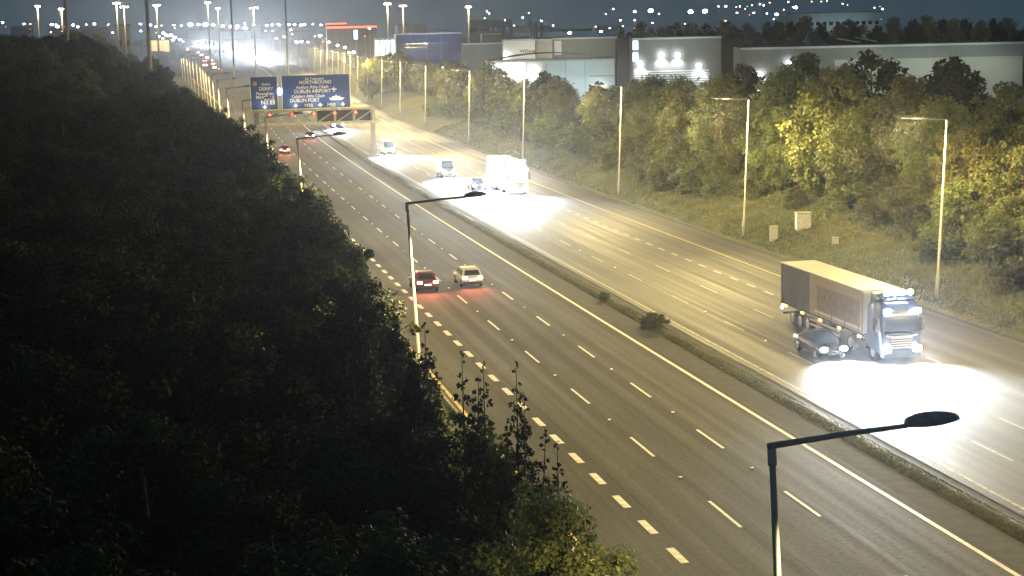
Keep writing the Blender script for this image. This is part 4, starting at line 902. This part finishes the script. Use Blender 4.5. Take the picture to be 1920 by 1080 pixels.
block(745, 800, 48, 56, 1300, 'grey_clad', 'far flat shed on the horizon behind the blue warehouse')
block(880, 960, 38, 60, 1400, 'blue_clad', 'far shed with a blue band left of the chimneys')
rb = block(1478, 1650, 26, 36, 1200, 'white_clad', 'long pale shed under added wash lights on the right horizon', 'warehouse', 'warehouse', 20)
light('SPOT', 'wash_light', (25, -22, 12), 4500, (.6, .95, 1), rb, .6, 150, 1, (28, 0, 14)); light('SPOT', 'wash_light', (52, -22, 12), 4500, (.6, .95, 1), rb, .6, 150, 1, (52, 0, 14))  # two unseen lamps added to brighten the shed front
for k in range(30):                                   # tall unlit trees behind the warehouses
    u_ = 1165+k*27; Yk = 560+(k*37 % 5)*14; x, z = ray(u_+random.uniform(-9, 9), 60-u_*.012+random.uniform(-11, 7), Yk); q = (5, 0)[k % 2]
    place((P_mid[q], q), x, Yk, z+3, .75, 'tall black tree in the skyline row directly behind the warehouse roofs', 'black trees behind the warehouses', z=-3)
for k, (u0, u1, v0, v1, m_) in enumerate(((20, 62, 47, 58, 'grey_clad'), (90, 130, 50, 60, 'beige_clad'), (150, 205, 49, 58, 'dark_clad'), (352, 408, 44, 55, 'grey_clad'), (412, 470, 48, 58, 'beige_clad'), (488, 540, 47, 57, 'grey_clad'), (545, 590, 50, 62, 'dark_clad'), (960, 1030, 46, 62, 'grey_clad'), (1035, 1110, 52, 66, 'dark_clad'), (1120, 1170, 46, 64, 'grey_clad'))):
    block(u0, u1, v0+3, v1, 3300, m_, '%s low town building on the horizon, %s counted from the left' % ({'grey_clad': 'grey', 'beige_clad': 'beige', 'dark_clad': 'dark'}[m_], ordn[k].replace('nearest', 'first')))
for i, (u0, u1) in enumerate(((991, 996), (1001, 1007), (1013, 1018))):
    x0, z1 = ray(u0, 38+4*i, 620); x1, _ = ray(u1, 38, 620); r_ = empty('chimney', ((x0+x1)/2, 620, 0), 0, ['tallest pale chimney', 'middle pale chimney', 'short right-hand chimney'][i]+' above the white end bay', 'chimney', 'three chimneys on the horizon')
    b = MB(); b.tube([(0, 0, 0), (0, 0, z1)], [.6, .5], 10); b.build('stack', 'grey_clad', r_); b = MB(); b.tube([(0, 0, z1), (0, 0, z1+.3)], [.6, .6], 10); b.build('cap', 'dark_metal', r_)

# ---------------------------------------------------------------- lights of the town
def small_lamp(u, v, Y, m, s, label, group, mast=True):
    x, z = ray(u, v, Y); g0 = min(zr(Y)-2, z-3)
    root = empty('area_lamp', (x, Y, g0), 0, label, 'lamp', group); hz_ = z-g0
    b = MB(); b.tube([(0, .3, 0), (0, .3, hz_)], [.14, .09], 6); b.build('mast', 'dark_metal', root)
    b = MB(); b.ell((0, 0, hz_), (s, s*.4, s*.62), 8, 6); b.build('lamp_head', m, root, True)
WL, BL, YL, OL, RL, CL = 'white_lamp', 'blue_lamp', 'warm_lamp', 'orange_lamp', 'red_lamp', 'cyan_lamp'
desc = {WL: 'white', BL: 'bluish white', YL: 'warm yellow', OL: 'orange', RL: 'red', CL: 'green'}
left = [(5,42,BL,1.2),(45,45,WL,1.1),(57,45,OL,.8),(97,46,WL,1.5),(108,50,WL,1.6),(137,47,WL,1.4),(146,50,WL,1.2),(162,46,YL,.8),(177,45,BL,1.3),(203,46,BL,.6),(211,61,YL,.9)]
mid = [(263,45,WL,1.2),(264,58,WL,1.1),(282,47,WL,1.3),(293,50,WL,1.5),(303,48,OL,.9),(326,47,WL,1.1),(340,48,WL,.8),(357,46,BL,2.2),(372,46,BL,1.4),(385,46,BL,2.3),(400,47,BL,1.6),(418,49,WL,1.6),(432,50,WL,1.6),(445,49,WL,1.6),(460,53,YL,1.9),
       (476,46,BL,1.2),(500,48,BL,1.2),(510,47,BL,1.2),(521,45,OL,.9),(524,47,BL,1.2),(542,46,BL,1.2),(552,46,BL,1.3),(564,47,BL,1.3),(571,46,WL,1.2),(602,47,WL,.9),(545,56,YL,1.3),(498,58,YL,.7),(511,58,YL,.7)]
low = [(518,72,OL,1.4),(533,69,WL,1.2),(556,79,WL,1.7),(565,78,WL,1.5),(577,79,WL,1.2),(600,67,WL,1.6),(606,78,RL,1.0),(617,79,WL,1.3),(633,85,WL,1.4),(647,89,WL,1.5),(663,98,WL,1.6),(654,98,WL,1.1),(693,53,BL,1.1),(684,68,RL,.8),(590,68,YL,.6)]
right = [(980,33,YL,.9),(947,38,YL,.6),(964,48,YL,.6),(1015,39,WL,.9),(1037,48,BL,.7),(1068,62,YL,1.9),(1117,50,OL,1.1),(1127,59,BL,1.5),(1143,53,WL,.7),(1150,17,YL,.8),(1163,38,YL,1.1),(1168,49,YL,.7),(1190,22,WL,1.4),(1220,20,WL,2.4),(1190,38,WL,.8),(1206,51,BL,.9),(1223,43,WL,.8),(1190,53,OL,.8),(1295,22,WL,2.4),(1322,21,WL,2.5),(1347,12,BL,.8),(1361,12,WL,1.2),(1360,39,OL,1.3),(1387,12,YL,.8),(1382,24,WL,.8),(1401,12,CL,.5),(1410,10,YL,.8),(1412,24,OL,1.0),(1425,8,YL,1.0),(1432,10,WL,.9),(1443,5,OL,.8),(1456,27,BL,1.8),(1466,27,YL,1.3),(1492,14,WL,2.0),(1478,4,YL,.9),(1522,3,OL,.8),(1540,3,OL,.8),(1580,7,YL,.8),(1655,17,WL,1.0)]
for lst, Y, txt, gr in ((left, 800, 'of the far left horizon above the dark trees', 'lights on the left horizon'), (mid, 1500, 'in the crowded row along the horizon above the distant traffic', 'lights on the horizon above the traffic'), (low, 900, 'low down behind the right-hand verge trees near the blue signs', 'lights low behind the verge'), (right, 1300, 'of the town scattered above the warehouses at the right', 'town lights above the warehouses')):
    for u, v, m, s in lst:
        big = s >= 1.9
        small_lamp(u, v, Y, m, s*Y/1300*1.0*(.55+.12*s), ('dazzling ' if big else 'small ')+desc[m]+' light '+txt, gr)
for u, v, m, s in ((306,62,WL,2.2),(312,66,WL,2.0),(320,66,WL,2.6),(328,70,WL,2.2),(337,74,WL,1.8),(343,78,OL,1.6),(298,68,YL,1.6),(305,72,YL,1.5),(324,75,WL,1.6)): small_lamp(u, v, 1750, m, s*.75, desc[m]+' floodlight of the crowded bright forecourt left of the far traffic', 'forecourt floodlights')
for u, v, m, s in ((1177, 176, WL, 1.0), (830, 126, BL, .5), (842, 133, CL, .45)): small_lamp(u, v, 430 if u > 1000 else 520, m, s*.55, {1177: 'star-like white floodlight low beside the white unit', 830: 'tiny blue-white light between the trees under the blue warehouse', 842: 'tiny green light between the trees under the blue warehouse'}[u], None)
x, z = ray(1137, 178, 428); r_ = empty('bollard_light', (x, 428, 0), 0, 'slim pale lit post in the yard before the low white unit', 'post'); b = MB(); b.tube([(0, 0, -1), (0, 0, z)], .14, 8); b.build('post', 'slab_lit', r_)
rr = random.Random(99)
for k in range(26):
    m = rr.choice([WL, WL, BL, YL, YL, OL, OL]); u = rr.choice([rr.uniform(1340, 1660), rr.uniform(880, 1660), rr.uniform(1100, 1500)])
    small_lamp(u, rr.triangular(4, 50, 22)-(u-1280)*.012, 1500, m, rr.uniform(.22, .6), 'tiny '+desc[m]+' pinprick of light among the larger town lights at the right', 'pinpricks of light over the warehouses')
for k in range(30):
    m = rr.choice([WL, BL, YL, OL, RL]); small_lamp(rr.uniform(0, 700), rr.triangular(42, 66, 50), 2600, m, rr.uniform(.5, 1.1), 'tiny '+desc[m]+' pinprick of light low on the left horizon', 'pinpricks of light on the left horizon')
# high masts
for i, (u, v, Y, wide) in enumerate([(70, 10, 900, 1), (115, 15, 880, 1.3), (218, 4, 760, 1.4), (232, 11, 780, 1.6), (293, 8, 850, 1.5), (389, 3, 900, 1.2), (408, 14, 950, .9), (475, 13, 820, 1.8), (726, 5, 760, 1.2), (755, 9, 780, 1.4), (878, 11, 820, 1.1)]):
    x, z = ray(u, v, Y); g0 = zr(Y)
    nm = ['leftmost high mast lamp, short and dim above the trees', 'second high mast lamp from the left, brighter', 'left one of the bright pair of high mast lamps', 'right one of the bright pair of high mast lamps', 'high mast lamp right of the thick grey pole', 'high mast lamp above the glare of distant traffic, leftmost there', 'smaller high mast lamp just right of the one over the traffic', 'bright wide high mast lamp above the left blue sign', 'pale high mast lamp right of the red neon building', 'reddish bright high mast lamp beside the pale one', 'high mast lamp above the blue warehouse'][i]
    r_ = empty('high_mast_lamp', (x, Y, g0), 0, nm, 'lamp mast', 'high mast lamps against the sky')
    b = MB(); b.tube([(0, 0, 0), (0, 0, z-g0)], [.45, .28], 8); b.build('mast', 'pole_metal', r_, True)
    b = MB(); b.tube([(0, 0, z-g0-.3), (0, 0, z-g0)], [.5, .9], 10); b.build('carriage', 'dark_metal', r_)
    for k in range(5):
        a = 2*pi*k/5; b = MB(); b.ell((1.0*wide*cos(a), 1.0*wide*sin(a), z-g0-.5), (.42, .42, .34), 8, 5); b.build('lamp', 'warm_lamp' if i != 9 else 'orange_lamp', r_, True)
    light('POINT', 'mast_light', (0, -2.2, z-g0-1.5), 9000, (1, .8, .45), r_, .8)
for (u, w, Y, label) in ((274, .5, 520, 'thick grey pole rising out of the top edge above the belt trees'), (121, .45, 520, 'dark pole crossing the sky at the left'), (432, .3, 700, 'thin pale pole crossing the sky above the traffic glare'), (534, .3, 620, 'thin pale pole crossing the sky right of the wide mast lamp')):
    x, z = ray(u, -12, Y); r_ = empty('tall_pole', (x, Y, gz(x, Y)), 0, label, 'pole'); b = MB(); b.tube([(0, 0, -1), (0, 0, z)], [w*1.3, w], 8); b.build('pole', 'pole_metal', r_, True)
    b = MB(); b.tube([(0, 0, z), (0, 0, z+.5)], [w*1.6, w*1.6], 8); b.build('head_frame', 'dark_metal', r_)

# cat's-eye studs
sm = MB(); sm.box(-.07, .07, -.06, .06, 0, .05); sme = sm.mesh('road_stud', ['stud'])
for x, y0 in ((LB, 70.7), (LC, 71.3), (LH, 77)):
    for k in range(14):
        y = y0+12*k; o = bpy.data.objects.new('road_stud', sme); C.objects.link(o); o.parent = road if x < 32 else road2; o.location = (x+off(y), y, .004)

# remove unused tree prototypes
for p in P_near+P_mid:
    if p.name not in used and 'label' not in p:
        for ch in list(p.children): bpy.data.objects.remove(ch)
        bpy.data.objects.remove(p)
